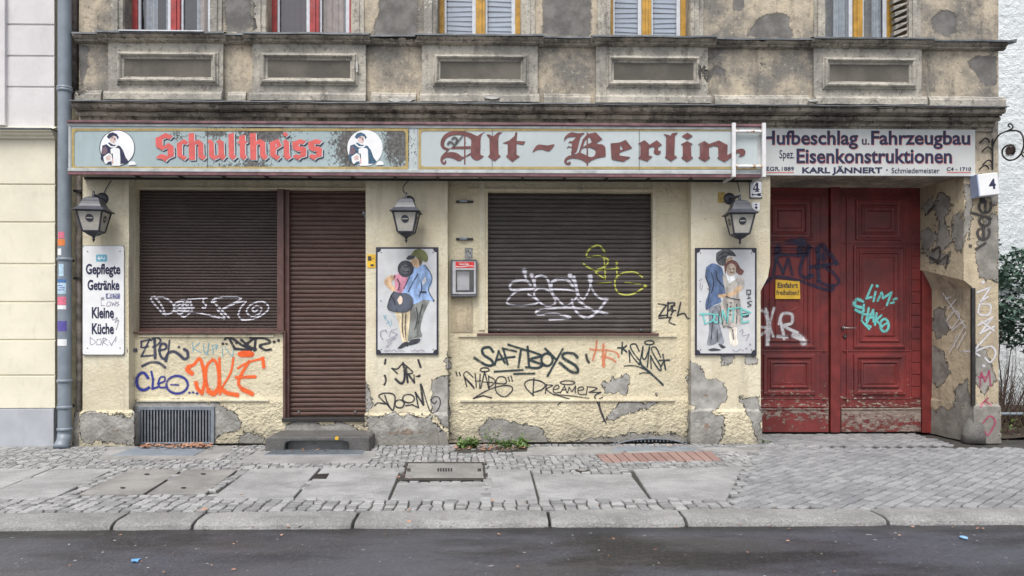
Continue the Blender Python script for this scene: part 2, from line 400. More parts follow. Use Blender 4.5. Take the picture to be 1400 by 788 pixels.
def m_cobble(name, ca, cb):
    t = NT(name); i = t.island()
    c = t.mix(i, ca, cb)
    c = t.mix(t.math('MULTIPLY', t.ramp(t.noise(120, 2, .7), .5, .65), .4), c, sc(ca, .5))
    c = t.mix(t.math('MULTIPLY', t.ramp(t.noise(1.2, 5, .7), .46, .68), .35), c, sc(ca, .6))
    return t.fin(c, .68, t.bump(t.math('ADD', t.noise(55, 4, .6), t.noise(16, 2)), .008))
M['cobble'] = m_cobble('mosaic_cobble', (.18,.182,.185), (.37,.372,.375))
M['sett'] = m_cobble('driveway_sett', (.20,.205,.215), (.315,.318,.325))
M['clinker'] = m_cobble('red_clinker', (.24,.145,.13), (.35,.235,.21))
M['joint'] = m_stone('dark_sandy_joint', (.05,.047,.042), spk=.4, bumpd=.01)
def m_asphalt():
    t = NT('damp_asphalt'); x, y, z = t.xyz()
    c = t.mix(t.ramp(t.noise(.8, 6, .62, stretch=(.5, 1.4, 1)), .40, .60), (.012,.012,.014), (.062,.065,.084))
    c = t.mix(t.math('MULTIPLY', t.ramp(t.noise(52, 4, .85), .55, .64), .6), c, (.15,.15,.155)); c = t.mix(t.math('MULTIPLY', t.ramp(t.noise(36, 3, .8), .56, .66), .6), c, (.012,.012,.013)); c = t.mix(t.ramp(t.noise(21, 2, .5), .735, .75), c, (.42,.42,.40)); c = t.mix(t.math('MULTIPLY', t.ramp(t.math('ADD', y, t.math('MULTIPLY', t.noise(1.6, 5, .7), .35)), -3.95, -3.72), .8), c, (.016,.015,.014))
    dry = t.ramp(t.noise(.9, 6, .62, stretch=(.45, 1.5, 1)), .50, .60)
    c = t.mix(t.math('MULTIPLY', dry, .25), c, (.12,.12,.128))
    ro = t.math('ADD', .12, t.math('MULTIPLY', t.noise(.9, 6, .65, stretch=(.4, 1.4, 1)), .62))
    return t.fin(c, ro, t.bump(t.math('ADD', t.noise(46, 4, .75), t.noise(20, 3)), .010))
M['asphalt'] = m_asphalt()
M['soil'] = m_stone('dark_soil', (.075,.06,.045), spk=.5, bumpd=.03)
M['ground'] = m_stone('city_ground', (.12,.115,.11))
M['galv'] = m_plain('galvanised_steel', (.22,.245,.28), .45, .2, 12, .35, dirt=.3)
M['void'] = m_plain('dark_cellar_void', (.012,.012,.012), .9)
M['steel'] = m_plain('scratched_steel', (.42,.42,.42), .35, .2, 20, .7)
def m_leaf(name, ca, cb, rough=.5):
    t = NT(name); c = t.mix(t.island(), ca, cb); t.b.inputs['Subsurface Weight'].default_value = 0
    return t.fin(c, rough)
M['leaf_weed'] = m_leaf('weed_leaf', (.05,.11,.025), (.13,.20,.05))
M['leaf_shrub'] = m_leaf('shrub_leaf', (.035,.085,.062), (.115,.19,.14))
M['leaf_ivy'] = m_leaf('climber_leaf', (.12,.16,.14), (.28,.32,.30))
M['leaf_dead'] = m_leaf('dead_leaf', (.26,.11,.06), (.50,.30,.20), .8)
M['twig'] = m_plain('bare_twig', (.075,.048,.036), .9, .4, 10)
M['stem'] = m_plain('green_stem', (.10,.14,.05), .7)
M['rustwhite'] = None
def m_rustwhite():
    t = NT('rusting_white_steel')
    p = t.ramp(t.noise(13, 4, .6), .56, .64)
    c = t.mix(t.ramp(t.noise(13, 4, .6), .48, .58), (.66,.66,.66), (.42,.24,.10)); c = t.mix(p, c, (.05,.022,.012))
    return t.fin(c, .6, t.bump(t.noise(60, 3), .002))
M['rustwhite'] = m_rustwhite()
M['skin'] = m_plain('painted_skin', (.55,.36,.22), .6, .12, 20)

def m_paint(name, col, dens=1.0, soft=.55):
    t = NT(name); ns = t.t.nodes
    e = t.attr('edge'); n = t.noise(70, 3, .7)
    en = t.math('ADD', e, t.math('MULTIPLY', t.math('SUBTRACT', n, .5), .22))
    a = t.math('MULTIPLY', t.ramp(en, .42-(.6-soft)*.2, .58+(.6-soft)*.5, 1, 0), dens)
    a = t.math('MAXIMUM', a, t.math('MULTIPLY', t.ramp(en, .42, .98, 1, 0), .24*dens))
    tn = t.n('ShaderNodeSeparateXYZ'); t.t.links.new(t.n('ShaderNodeNewGeometry').outputs['True Normal'], tn.inputs[0])
    a = t.math('MULTIPLY', a, t.ramp(tn.outputs[2], -.75, -.2, .15, 1))      # spray misses the undersides of the slats
    a = t.math('MULTIPLY', a, t.ramp(t.noise(9, 6, .75), .30, .55, .5, 1.0))
    t.fin(col, .55)
    tr = t.n('ShaderNodeBsdfTransparent'); mx = t.n('ShaderNodeMixShader')
    t.t.links.new(a, mx.inputs[0]); t.t.links.new(tr.outputs[0], mx.inputs[1]); t.t.links.new(t.b.outputs[0], mx.inputs[2])
    t.t.links.new(mx.outputs[0], ns['Material Output'].inputs[0]); return t.m
P = {'black': m_paint('black_spray', (.022,.022,.032)), 'blueblack': m_paint('blue_black_spray', (.035,.04,.085), .9, .35), 'blue': m_paint('blue_spray', (.025,.035,.24), 1, .5),
     'orange': m_paint('orange_spray', (.80,.12,.02)), 'paleorange': m_paint('faded_orange_spray', (.66,.22,.11), .8, .3), 'ltblue': m_paint('light_blue_marker', (.18,.42,.52), .7, .4),
     'teal': m_paint('teal_black_spray', (.018,.035,.042), 1, .45), 'silver': m_paint('silver_spray', (.62,.61,.68), .95, .35), 'lime': m_paint('lime_spray', (.56,.58,.10), .95, .4),
     'navyfade': m_paint('faded_navy_spray', (.022,.022,.06), .82, .35), 'turq': m_paint('turquoise_spray', (.16,.55,.53), 1, .5), 'white': m_paint('white_spray', (.66,.65,.68), .85, .3),
     'magenta': m_paint('magenta_spray', (.42,.05,.14), .7, .3), 'oldblack': m_paint('worn_black_paint', (.05,.047,.045), .9, .6), 'pencil': m_paint('marker_scribble', (.27,.24,.32), .7, .4),
     'maroon': M['lettermaroon']}

# ---------------------------------------------------------------- strokes, plates and lettering
def cat(pts, step):
    out = []; n = len(pts)
    for i in range(n-1):
        p0, p1, p2, p3 = pts[max(i-1,0)], pts[i], pts[i+1], pts[min(i+2,n-1)]
        m = max(2, int((p2-p1).length/step))
        for k in range(m):
            t = k/m
            out.append(.5*((2*p1)+(p2-p0)*t+(2*p0-5*p1+4*p2-p3)*t*t+(3*p1-p0-3*p2+p3)*t**3))
    return out+[pts[-1]]
def strokes(txt):
    for part in txt.replace('\n', ';').split(';'):
        q = part.split()
        if not q: continue
        yield q[0], [float(a) for a in q[1:]]
def graffiti(name, txt, frame, width, mat, parent, label=None, Y=0.0, bvh=None, off=.003, plane=None, step=.007):
    """paint marks as thin ribbons that follow the surface they were sprayed on; width in photo pixels"""
    mb = []; ed = []; fs = []; lay = [0]
    def mp(x, y):
        px, py = frame(x, y); return plane(px, py) if plane else W(px, py, Y)
    ppm = F/(D+Y)
    def ribbon(pts, w):                           # pts in world, roughly one plane
        if len(pts) < 2: return
        lay[0] += 1; n = len(pts); base = len(mb); hw = w/2
        nrm = Vector((0,-1,0))
        if plane:
            a = plane(1290, 445); b = plane(1320, 445); nrm = (b-a).cross(Vector((0,0,1))).normalized()
            if nrm.y > 0: nrm = -nrm
        rows = []
        T = [(pts[min(i+1,n-1)]-pts[max(i-1,0)]).normalized() for i in range(n)]
        for k in (0.95, .7, .35): rows.append((pts[0]-T[0]*hw*k, T[0], math.sqrt(1-k*k)))
        for i in range(n): rows.append((pts[i], T[i], 1+.14*noise.noise(pts[i]*9)))
        for k in (.35, .7, .95): rows.append((pts[-1]+T[-1]*hw*k, T[-1], math.sqrt(1-k*k)))
        for j, (p, t, k) in enumerate(rows):
            s = t.cross(nrm); d = off + lay[0]*.00012 + .0006*j/len(rows)
            for q, e in ((-1,1),(-.5,.5),(0,0),(.5,.5),(1,1)):
                v = p + s*(q*hw*k)
                if bvh:
                    hit = bvh.ray_cast(Vector((v.x, v.y-.4, v.z)), Vector((0,1,0)))
                    if hit[0] is not None: v = Vector((v.x, hit[0].y, v.z))
                mb.append(tuple(v+nrm*d)); ed.append(max(e, 0 if 3 <= j < len(rows)-3 else (1, .72, .36)[min(j, len(rows)-1-j)]))
        for j in range(len(rows)-1):
            for q in range(4):
                k = base+j*5+q; fs.append((k, k+1, k+6, k+5))
    w = 2.0*width/ppm; wz = w; fs_ = frame(1, 0)[0]-frame(0, 0)[0]
    for op, a in strokes(txt):
        if op == 'w': wz = 2.0*a[0]*fs_/ppm; continue
        if op == 'd':
            c = mp(a[0], a[1]); r = (mp(a[0]+a[2], a[1])-c).length
            ribbon([c+Vector((-.002,0,0)), c+Vector((.002,0,0))], 4*r); continue
        if op == 'e':
            pts = [mp(a[0]+a[2]*math.cos(t*.2618+2), a[1]+a[3]*math.sin(t*.2618+2)) for t in range(26)]
            ribbon(cat(pts, step), wz); continue
        if op == 'f':                              # filled ellipse: a wide short ribbon
            for k in range(-6, 7):
                f = k/7; hwid = a[2]*math.sqrt(1-f*f)*.93
                l, r = mp(a[0]-hwid, a[1]+a[3]*f), mp(a[0]+hwid, a[1]+a[3]*f)
                ribbon(cat([l, r], step), 5.2*(mp(0, a[3]/7)-mp(0, 0)).length)
            continue
        pts = [mp(a[i], a[i+1]) for i in range(0, len(a)-1, 2)]
        if op == 's': ribbon(cat(pts, step), wz)
        else:
            for i in range(len(pts)-1): ribbon(cat([pts[i], pts[i+1]], step), wz)
    me = bpy.data.meshes.new(name); me.from_pydata(mb, [], fs); me.update()
    at = me.attributes.new('edge', 'FLOAT', 'POINT'); at.data.foreach_set('value', ed)
    me.polygons.foreach_set('use_smooth', [True]*len(fs))
    return link(name, me, mat, parent, label)

def plate(name, polys, frame, Y, th, mats, parent, label=None, dpx=(0,0), lift=0.0003):
    """flat cut or painted shapes on a board: each poly = list of points or (outer, [holes]) in frame units"""
    mb = MB()
    for k, pg in enumerate(polys):
        mi = 0
        if isinstance(pg, dict): mi = pg.get('m', 0); outer = pg['p']; holes = pg.get('h', [])
        else: outer = pg; holes = []
        y = Y - k*lift
        loops = [[W(frame(*p)[0]+dpx[0], frame(*p)[1]+dpx[1], Y) for p in lp] for lp in [outer]+list(holes)]
        for lp in loops:
            for p in lp: p.y = y
        flat = [p for lp in loops for p in lp]; i = len(mb.v); n = len(flat)
        mb.v += [tuple(p) for p in flat] + [(p.x, p.y+th, p.z) for p in flat]
        for t in geometry.tessellate_polygon([[Vector((p.x, p.z, 0)) for p in lp] for lp in loops]):
            mb.f.append((i+t[0], i+t[1], i+t[2])); mb.mi.append(mi)
        st = 0
        for lp in loops:
            m = len(lp)
            for q in range(m):
                a, b = i+st+q, i+st+(q+1) % m; mb.f.append((a, b, b+n, a+n)); mb.mi.append(mi)
            st += m
    o = mb.build(name, mats, parent, label)
    return o
def ell(cx, cy, rx, ry, n=24): return [(cx+rx*math.cos(2*math.pi*k/n), cy+ry*math.sin(2*math.pi*k/n)) for k in range(n)]
def rc(x0, y0, x1, y1): return [(x0,y0),(x1,y0),(x1,y1),(x0,y1)]
def rrc(x0, y0, x1, y1, r, n=5):
    out = []
    for cx, cy, a0 in ((x1-r,y0+r,-90),(x1-r,y1-r,0),(x0+r,y1-r,90),(x0+r,y0+r,180)):
        for k in range(n+1):
            a = R(a0+90*k/n); out.append((cx+r*math.cos(a), cy+r*math.sin(a)))
    return out
ident = lambda x, y: (x, y)
def fontmesh(s, bold):
    cu = bpy.data.curves.new('t', 'FONT'); cu.body = s; cu.size = 1; cu.offset = bold; cu.extrude = .5; cu.resolution_u = 3
    o = bpy.data.objects.new('t', cu); C.objects.link(o); bpy.context.view_layer.update()
    me = bpy.data.meshes.new_from_object(o.evaluated_get(bpy.context.evaluated_depsgraph_get()))
    bpy.data.objects.remove(o); bpy.data.curves.remove(cu); return me
_cap = {}
def text(name, s, x0, x1, base, cap, Y, mat, parent, frame=ident, bold=.02, th=.002, dpx=(0,0), label=None):
    if bold not in _cap:
        m = fontmesh('H', bold); ys = [v.co.y for v in m.vertices]; _cap[bold] = (min(ys), max(ys))
    me = fontmesh(s, bold); xs = [v.co.x for v in me.vertices]; lo, hi = min(xs), max(xs); c0, c1 = _cap[bold]
    for v in me.vertices:
        u = (v.co.x-lo)/(hi-lo); w = (v.co.y-c0)/(c1-c0)
        px, py = frame(x0+(x1-x0)*u, base+(cap-base)*w)
        p = W(px+dpx[0], py+dpx[1], Y); v.co = (p.x, Y + (-th if v.co.z > 0 else th*.2), p.z)
    me.materials.clear()
    return link(name, me, mat, parent, label)

# ---------------------------------------------------------------- peeling: signed distance to the bare patches, kept per vertex
def sdist(p, poly):
    x, z = p; ins = False; d = 9.0; n = len(poly)
    for i in range(n):
        (x1, z1), (x2, z2) = poly[i], poly[(i+1) % n]
        if (z1 > z) != (z2 > z) and x < (x2-x1)*(z-z1)/(z2-z1)+x1: ins = not ins
        dx, dz = x2-x1, z2-z1; L = dx*dx+dz*dz
        t = max(0, min(1, ((x-x1)*dx+(z-z1)*dz)/L)) if L else 0
        d = min(d, math.hypot(x-x1-t*dx, z-z1-t*dz))
    return d if ins else -d
PEEL = []
def patch(*pts, Y=0.0, frame=ident):
    pg = []
    for x, y in pts:
        p = W(*frame(x, y), Y); pg.append((p.x, p.z))
    PEEL.append((min(a for a, b in pg)-.25, max(a for a, b in pg)+.25, min(b for a, b in pg)-.25, max(b for a, b in pg)+.25, pg))
def setpeel(o, bias=0.0):
    me = o.data; vals = []
    for v in me.vertices:
        k = D/(D+v.co.y); x, z = v.co.x*k, H+(v.co.z-H)*k
        b = -.25
        for x0, x1, z0, z1, pg in PEEL:
            if x0 < x < x1 and z0 < z < z1: b = max(b, sdist((x, z), pg))
        vals.append(max(-.25, min(.25, b))+bias)
    a = me.attributes.new('peel', 'FLOAT', 'POINT'); a.data.foreach_set('value', vals)
    return o
def bvh_of(*objs):
    vs = []; fs = []
    for o in objs:
        k = len(vs); vs += [v.co.copy() for v in o.data.vertices]; fs += [tuple(k+i for i in p.vertices) for p in o.data.polygons]
    return BVHTree.FromPolygons(vs, fs)
# ================================================================ SETTING: ground, road, pavement, kerb
def sheet(name, x0, x1, y0, y1, z, mat):
    return tag(MB().face([(x0,y0,z),(x1,y0,z),(x1,y1,z),(x0,y1,z)]).build(name, mat), kind='structure')
sheet('ground', -400, 400, -400, 400, -.16, M['ground'])
KY0, KY1 = -3.545, -3.88                        # kerb: back and front edge
ROADZ = -.065
sheet('road', -60, 60, -60, KY1+.06, ROADZ, M['asphalt'])
mb = MB().box(-60, 60, KY0-.02, .95, -.155, -.022); tag(mb.build('pavement_bed', M['joint']), kind='structure')
def gpoly(pts, z=0.0): return [G(x, y, z) for x, y in pts]
slabs = [[(-110,640),(69,640),(-2,669),(-40,682),(-260,682)], [(72,640),(157,640.5),(71,681),(-33,682)], [(342,641),(438,639),(399,682),(289,681)],
         [(441.5,639),(548,640),(530,682.5),(402,682)], [(543,660),(664,659),(664,683),(533,683)], [(667,640),(724,642),(735,682),(667,683)],
         [(728,647.5),(862,648),(888,681),(738,681)], [(865,641),(1016,637),(993,684),(891,681.5)]]
mb = MB()
for k, pg in enumerate(slabs):
    w = gpoly(pg); d = random.uniform(-.004, .003)
    mb.prism([Vector((p.x, p.y, d)) for p in w], (0,0,-.08))
tag(mb.wobble(.006, 2.5).build('pavement_slabs', M['granite'], bevel=.012), kind='structure')
kx = [(-230,-250),(175.5,150),(281,260.5),(491.5,481),(748.5,751.5),(928,939.5),(1189,1217),(1480,1530)]
mb = MB(); fl = KY1+.035
def kxx(t): return X_(t[0], KY0), X_(t[1], KY1)
for a, b in zip(kx[:-1], kx[1:]):
    (a0, a1), (b0, b1) = kxx(a), kxx(b); g = .012
    n = 14; prof = [(KY0, -.06), (KY0, .0), (KY1+.10, -.004), (KY1+.045, -.014), (KY1+.012, -.036), (KY1, -.062), (KY1, -.14)]
    i = len(mb.v); m = len(prof)
    for q in range(n+1):
        u = q/n; uu = u + (.25*g if q == 0 else 0)
        for y, z in prof:
            v = (KY0-y)/(KY0-KY1); xa = a0*(1-v)+a1*v+g; xb = b0*(1-v)+b1*v-g
            e = .02 if q in (0, n) else 0
            mb.v.append((xa*(1-u)+xb*u, y+(e if y < KY1+.05 else 0), z-(.6*e if z > -.03 else 0)))
    for q in range(n):
        for b_ in range(m-1):
            k = i+q*m+b_; mb.f.append((k, k+m, k+m+1, k+1)); mb.mi.append(0)
    mb.f.append(tuple(i+b_ for b_ in range(m))); mb.mi.append(0); mb.f.append(tuple(i+n*m+b_ for b_ in range(m))); mb.mi.append(0)
for x0, x1 in ((-14, X_(-240,KY0)-.05), (X_(1500,KY0)+.05, 14)): mb.box(x0, x1, KY1+.01, KY0, -.14, -.004)
tag(mb.wobble(.011, 3.2).build('kerb', M['kerb'], smooth=False, bevel=.008), kind='structure')

def inpoly(x, y, pg):
    ins = False; n = len(pg)
    for i in range(n):
        (x1, y1), (x2, y2) = pg[i], pg[(i+1) % n]
        if (y1 > y) != (y2 > y) and x < (x2-x1)*(y-y1)/(y2-y1)+x1: ins = not ins
    return ins
# metal lids, hatches and plates lying in the pavement (built further down) also keep the cobbles out
hatch = [[(178.5,641),(250,642),(197,676),(107,676.5)], [(253,642),(325,642),(281,676),(200,676)]]
manhole = [(555,632),(662,632),(665,657),(549,657)]
concrete = [[(352,617),(520,617),(503,633),(322,633)], [(716,611),(862,611),(848,620.5),(700,623)], [(848,611),(945,611),(962,616),(860,620)],
            [(945,612),(1040,612),(1040,618),(962,617)], [(150,611),(322,610),(300,627),(132,629)], [(0,606),(108,608),(100,612),(-20,612)]]
brick = [(812,619),(972,617),(987,629.5),(826,632.5)]
drive = [(1040,612),(1500,612),(1700,698),(996,698),(1030,640)]
cov = [drive, (manhole), brick] + slabs + hatch + concrete
cov = [[(p.x, p.y) for p in gpoly(q)] for q in cov]
def paving(name, mat, x0, x1, y0, y1, size, keep, ang=0.0, jit=.22, gap=.012, ratio=1.0, top=.0, zj=.006):
    mb = MB(); ca, sa = math.cos(ang), math.sin(ang); cx, cy = (x0+x1)/2, (y0+y1)/2
    Rr = math.hypot(x1-x0, y1-y0)/2; nu = int(2*Rr/(size*ratio))+2; nv = int(2*Rr/size)+2
    J = {}
    def P(i, j):
        if (i, j) not in J:
            u = -Rr+i*size*ratio + random.uniform(-jit, jit)*size; v = -Rr+j*size + random.uniform(-jit, jit)*size*.8
            J[i, j] = (cx+u*ca-v*sa, cy+u*sa+v*ca)
        return J[i, j]
    for j in range(nv):
        for i in range(nu):
            h = random.uniform(.3, .7) if j % 2 else 0
            q = [P(i,j), P(i+1,j), P(i+1,j+1), P(i,j+1)]
            mx = sum(p[0] for p in q)/4; my = sum(p[1] for p in q)/4
            if not (x0 <= mx <= x1 and y0 <= my <= y1) or not keep(mx, my): continue
            z = top + random.uniform(-zj, zj); k = len(mb.v)
            def ring(sh, zz):
                for p in q:
                    dx, dy = p[0]-mx, p[1]-my; L = math.hypot(dx, dy)
                    f = max(.3, (L-sh)/L); mb.v.append((mx+dx*f, my+dy*f, zz+random.uniform(-.002,.002)))
            ring(gap*.6, -.05); ring(gap*.7, z-.012); ring(gap*1.15, z-.003); ring(gap*1.9, z)
            for r in range(3):
                for a in range(4):
                    b = (a+1) % 4; mb.f.append((k+r*4+a, k+r*4+b, k+r*4+4+b, k+r*4+4+a)); mb.mi.append(0)
            mb.f.append((k+12, k+13, k+14, k+15)); mb.mi.append(0)
    return tag(mb.build(name, mat, weld=False), kind='structure')
ok = lambda x, y: not any(inpoly(x, y, q) for q in cov)
yS = G(700, 684).y
paving('mosaic_paving', M['cobble'], -9, 4.2, -1.72, .02, .072, ok, ang=.06, jit=.30, gap=.010, ratio=1.15)
paving('cobble_strip', M['cobble'], -9, 3.6, KY0+.005, -1.66, .080, ok, ang=.0, jit=.17, gap=.011, ratio=1.3)
dr = cov[0]
paving('driveway_paving', M['sett'], 1.5, 9.5, KY0+.01, .93, .100, lambda x, y: inpoly(x, y, dr) or (y > -.2 and 3.4 < x < 6.0), ang=R(43), jit=.09, gap=.010, ratio=1.2, zj=.004)
mb = MB()
for k in range(13):
    t0, t1 = k/13, (k+1)/13
    q = [Vector(p) for p in gpoly(brick)]; a = q[0].lerp(q[1], t0+.004); b = q[0].lerp(q[1], t1-.004); c = q[3].lerp(q[2], t1-.004); d = q[3].lerp(q[2], t0+.004)
    if k == 0: m1 = a.lerp(d, .48); m2 = b.lerp(c, .48); mb.prism([a,b,m2,m1], (0,0,-.06)); mb.prism([a.lerp(d,.53), b.lerp(c,.53), c, d], (0,0,-.06))
    else: mb.prism([a,b,c,d], (0,0,-.06))
tag(mb.wobble(.004, 6).build('brick_paving', M['clinker'], bevel=.005), kind='structure')
mb = MB()
for q in concrete: mb.prism([p+Vector((0,0,.002)) for p in gpoly(q)], (0,0,-.06))
tag(mb.build('concrete_paving', M['concrete'], bevel=.006), kind='structure')

# ================================================================ THE OLD HOUSE
house = thing('apartment_building', (X_(690), .3, 0), 'old weathered tenement house with crumbling grey stucco above a cream painted shop front', 'building')
# -- bare patches of render (photo pixels at the wall)
for pg in ([(612,592),(590,560),(590,520),(603,512),(614,515),(616,600)], [(505,560),(512,545),(502,528),(500,520),(500,600)],
           [(505,570),(520,568),(545,566),(585,570),(600,582),(612,600),(612,615),(500,615),(503,590)],
           [(660,612),(655,590),(662,577),(680,571),(690,575),(722,580),(745,590),(753,600),(752,613)],
           [(824,527),(836,518),(850,517),(856,512),(861,514),(859,533),(856,540),(842,539),(830,535)],
           [(894,536),(902,533),(900,540),(895,541)],
           [(822,578),(838,560),(850,550),(900,549),(880,558),(870,566),(850,566),(838,573)],
           [(760,608),(800,600),(840,598),(870,592),(925,594),(945,598),(945,615),(760,615)],
           [(942,496),(955,500),(966,518),(990,522),(992,548),(980,556),(985,563),(955,562),(940,545)],
           [(940,562),(968,558),(990,572),(988,600),(980,614),(940,614)], [(1005,540),(1020,545),(1036,541),(1040,556),(1022,560),(1010,552)], [(612,480),(618,490),(616,512),(608,500)], [(1042,556),(1018,560),(1026,572),(1034,600),(1042,606)],
           [(183,556),(190,549),(240,548),(292,551),(322,562),(330,578),(325,592),(300,596),(295,612),(185,612)], [(325,610),(330,595),(350,590),(362,600),(362,612)],
           [(108,566),(125,563),(185,570),(186,610),(150,606),(110,608)], [(982,486),(1005,488),(1002,498),(988,500)], [(1015,488),(1035,487),(1038,500),(1022,498)],
           [(390,578),(420,574),(440,580),(470,578),(500,590),(500,600),(388,600)]): patch(*pg)
# upper facade repairs
for pg in ([(521,-40),(517,20),(510,50),(570,52),(571,-40)], [(743,-40),(742,48),(808,50),(809,-40)], [(1275,40),(1272,30),(1280,18),(1298,14),(1308,22),(1308,44),(1290,52)],
           [(1052,52),(1052,24),(1062,18),(1078,22),(1085,54)], [(1001,0),(1003,14),(1010,18),(1017,12),(1016,-6)], [(1020,50),(1036,26),(1052,18),(1052,55)],
           [(1322,86),(1335,76),(1362,78),(1364,118),(1348,119)], [(968,97),(980,91),(996,98),(990,104),(975,103)], [(960,92),(966,93),(971,113),(962,104)],
           [(1040,85),(1047,88),(1049,94),(1041,91)], [(108,62),(122,65),(118,100),(110,128)], [(340,-20),(345,40),(310,46),(306,-20)]): patch(*pg)
# right pillar
for pg in ([(1260,318),(1270,312),(1282,322),(1276,338),(1263,342)], [(1262,345),(1275,342),(1300,350),(1296,362),(1275,360)], [(1283,262),(1296,268),(1300,282),(1292,300),(1299,330),(1290,350),(1280,340),(1284,300),(1276,285)],
           [(1300,300),(1312,290),(1322,320),(1316,345),(1304,340)], [(1333,355),(1345,300),(1366,290),(1366,385),(1340,380)], [(1330,240),(1366,240),(1366,290),(1350,270)],
           [(1270,565),(1300,560),(1335,555),(1366,552),(1366,616),(1270,612)], [(1276,425),(1292,420),(1298,450),(1284,465),(1274,450)], [(1270,470),(1290,480),(1300,510),(1285,530),(1272,520)], [(1305,530),(1322,520),(1328,560),(1308,555)], [(1262,280),(1275,270),(1280,285),(1266,295)], [(1318,250),(1330,260),(1326,330),(1318,320)], [(1332,470),(1350,480),(1362,520),(1345,540),(1334,520)]): patch(*pg)

Xl, Xr = X_(108), X_(1365)
zc_soffit = W(1150, 240).z
ZT = Z_(165)
YR, YS = .17, .30                               # recessed shop wall, shutters
zsill1 = W(280, 455, YR).z; zsill2 = W(780, 457, YR).z
zhead = W(600, 262, YS).z
def wall_build(name, mb, mat, label=None, wob=.004):
    return setpeel(mb.wobble(wob, 2.2).build(name, mat, house, label))
# pilasters
mb = MB()
mb.gbox(X_(113), X_(176), 0, YR, 0, ZT, sides='FLR'); lp = wall_build('pilaster', mb, M['cream2'], 'pilaster with the menu board')
mb = MB(); mb.gbox(X_(500), X_(612), 0, YR+.14, 0, ZT, sides='FLR'); mp_ = wall_build('pilaster', mb, M['cream2'], 'pilaster between shop door and shop window')
x3, x3a, x3b = X_(945), X_(1040), X_(1053); za, zb = W(1040, 398).z, W(1045, 368).z
mb = MB()
mb.gridq((x3,0,0),(x3a,0,0),(x3a,0,za),(x3,0,za)); mb.gridq((x3,0,za),(x3a,0,za),(x3b-.03,0,za+.18),(x3,0,za+.18)); mb.gridq((x3,0,za+.18),(x3b-.03,0,za+.18),(x3b,0,zb+.06),(x3,0,zb+.06)); mb.gridq((x3,0,zb+.06),(x3b,0,zb+.06),(x3b,0,ZT),(x3,0,ZT))
for a, b, c, d in ((x3a,0,x3a,za),(x3a,za,x3b-.03,za+.18),(x3b-.03,za+.18,x3b,zb+.06),(x3b,zb+.06,x3b,zc_soffit)): mb.gridq((a,0,b),(a,.95,b),(c,.95,d),(c,0,d),.1)
mb.gridq((x3,YR,0),(x3,0,0),(x3,0,ZT),(x3,YR,ZT)); tp = wall_build('pilaster', mb, M['cream2'], 'pilaster beside the red gate')
# recessed shop walls
mb = MB()
g = lambda x0, x1, z0, z1, sides='F': mb.gbox(x0, x1, YR, YS+.06, z0, z1, .045, sides=sides)
xw0, xw1, xd0, xd1 = X_(191,YS), X_(379,YR), X_(393,YS), X_(503,YR)
zd = W(440, 572, YR).z
g(Xl-.02, xw0, 0, ZT, 'FRL'); g(xw0, xd1, zhead, ZT, 'FB'); g(xw0, X_(388,YR), 0, zsill1, 'FTR'); g(X_(388,YR), xd1, 0, zd, 'FT')
w1 = wall_build('shop_wall', mb, M['cream'], 'wall round the left window and shop door')
mb = MB()
xe0, xe1 = X_(667,YS), X_(890,YS)
g(X_(608,YR), xe0, 0, ZT, 'FR'); g(xe0, xe1, zhead-.02, ZT, 'FB'); g(xe0, xe1, 0, zsill2, 'FT'); g(xe1, X_(948,YR), 0, ZT, 'FL')
w2 = wall_build('shop_wall', mb, M['cream'], 'wall round the right window')
# thin ledges and raised strips of the shop wall
for x0, x1, y, py in ((190,375,459.5,0),(188,368,547.5,0)): MB().box(X_(x0,YR), X_(x1,YR), YR-.022, YR+.01, W(280,y+1.6,YR).z, W(280,y-1.4,YR).z).build('wall_ledge', M['cream2'], house, bevel=.004)
for x0, x1, y in ((627,925,459.5),(629,922,547.5)): MB().box(X_(x0,YR), X_(x1,YR), YR-.022, YR+.01, W(780,y+1.6,YR).z, W(780,y-1.4,YR).z).build('wall_ledge', M['cream2'], house, bevel=.004)
for bx in ((X_(655,YR), X_(663,YR), YR-.014, YR+.01, zsill2+.05, ZT-.4), (X_(892,YR), X_(897,YR), YR-.012, YR+.01, zsill2+.03, ZT-.4), (X_(196,YR), X_(500,YR), YR-.02, YR+.01, zhead+.0, zhead+.02), (X_(640,YR), X_(893,YR), YR-.016, YR+.01, zhead-.004, zhead+.02)): MB().box(*bx).build('wall_strip', M['cream2'], house, bevel=.004)
setpeel(MB().gbox(X_(617,YR), X_(646,YR), YR-.012, YR+.01, W(630,454,YR).z, W(630,407,YR).z, .05).build('wall_panel', M['pillar'], house, 'bare tan patch below the display case'))
# plinths
def plinth(x0, x1, py, proud=.035, yy=0, mat='cream'):
    zt = W((x0+x1)/2, py, yy-proud).z; mb = MB(); a, b = X_(x0), X_(x1)
    mb.gridq((a,yy-proud,0),(b,yy-proud,0),(b,yy-proud,zt),(a,yy-proud,zt)); mb.gridq((a,yy-proud,zt),(b,yy-proud,zt),(b-.02,yy+.005,zt+.04),(a+.02,yy+.005,zt+.04))
    mb.gridq((a,yy+.12,0),(a,yy-proud,0),(a,yy-proud,zt),(a,yy+.12,zt)); mb.gridq((b,yy-proud,0),(b,yy+.12,0),(b,yy+.12,zt),(b,yy-proud,zt))
    return setpeel(mb.wobble(.009, 5).build('plinth', M[mat], house))
plinth(110, 185, 565); plinth(499, 613, 568, .03); plinth(943, 1041, 563, .03)
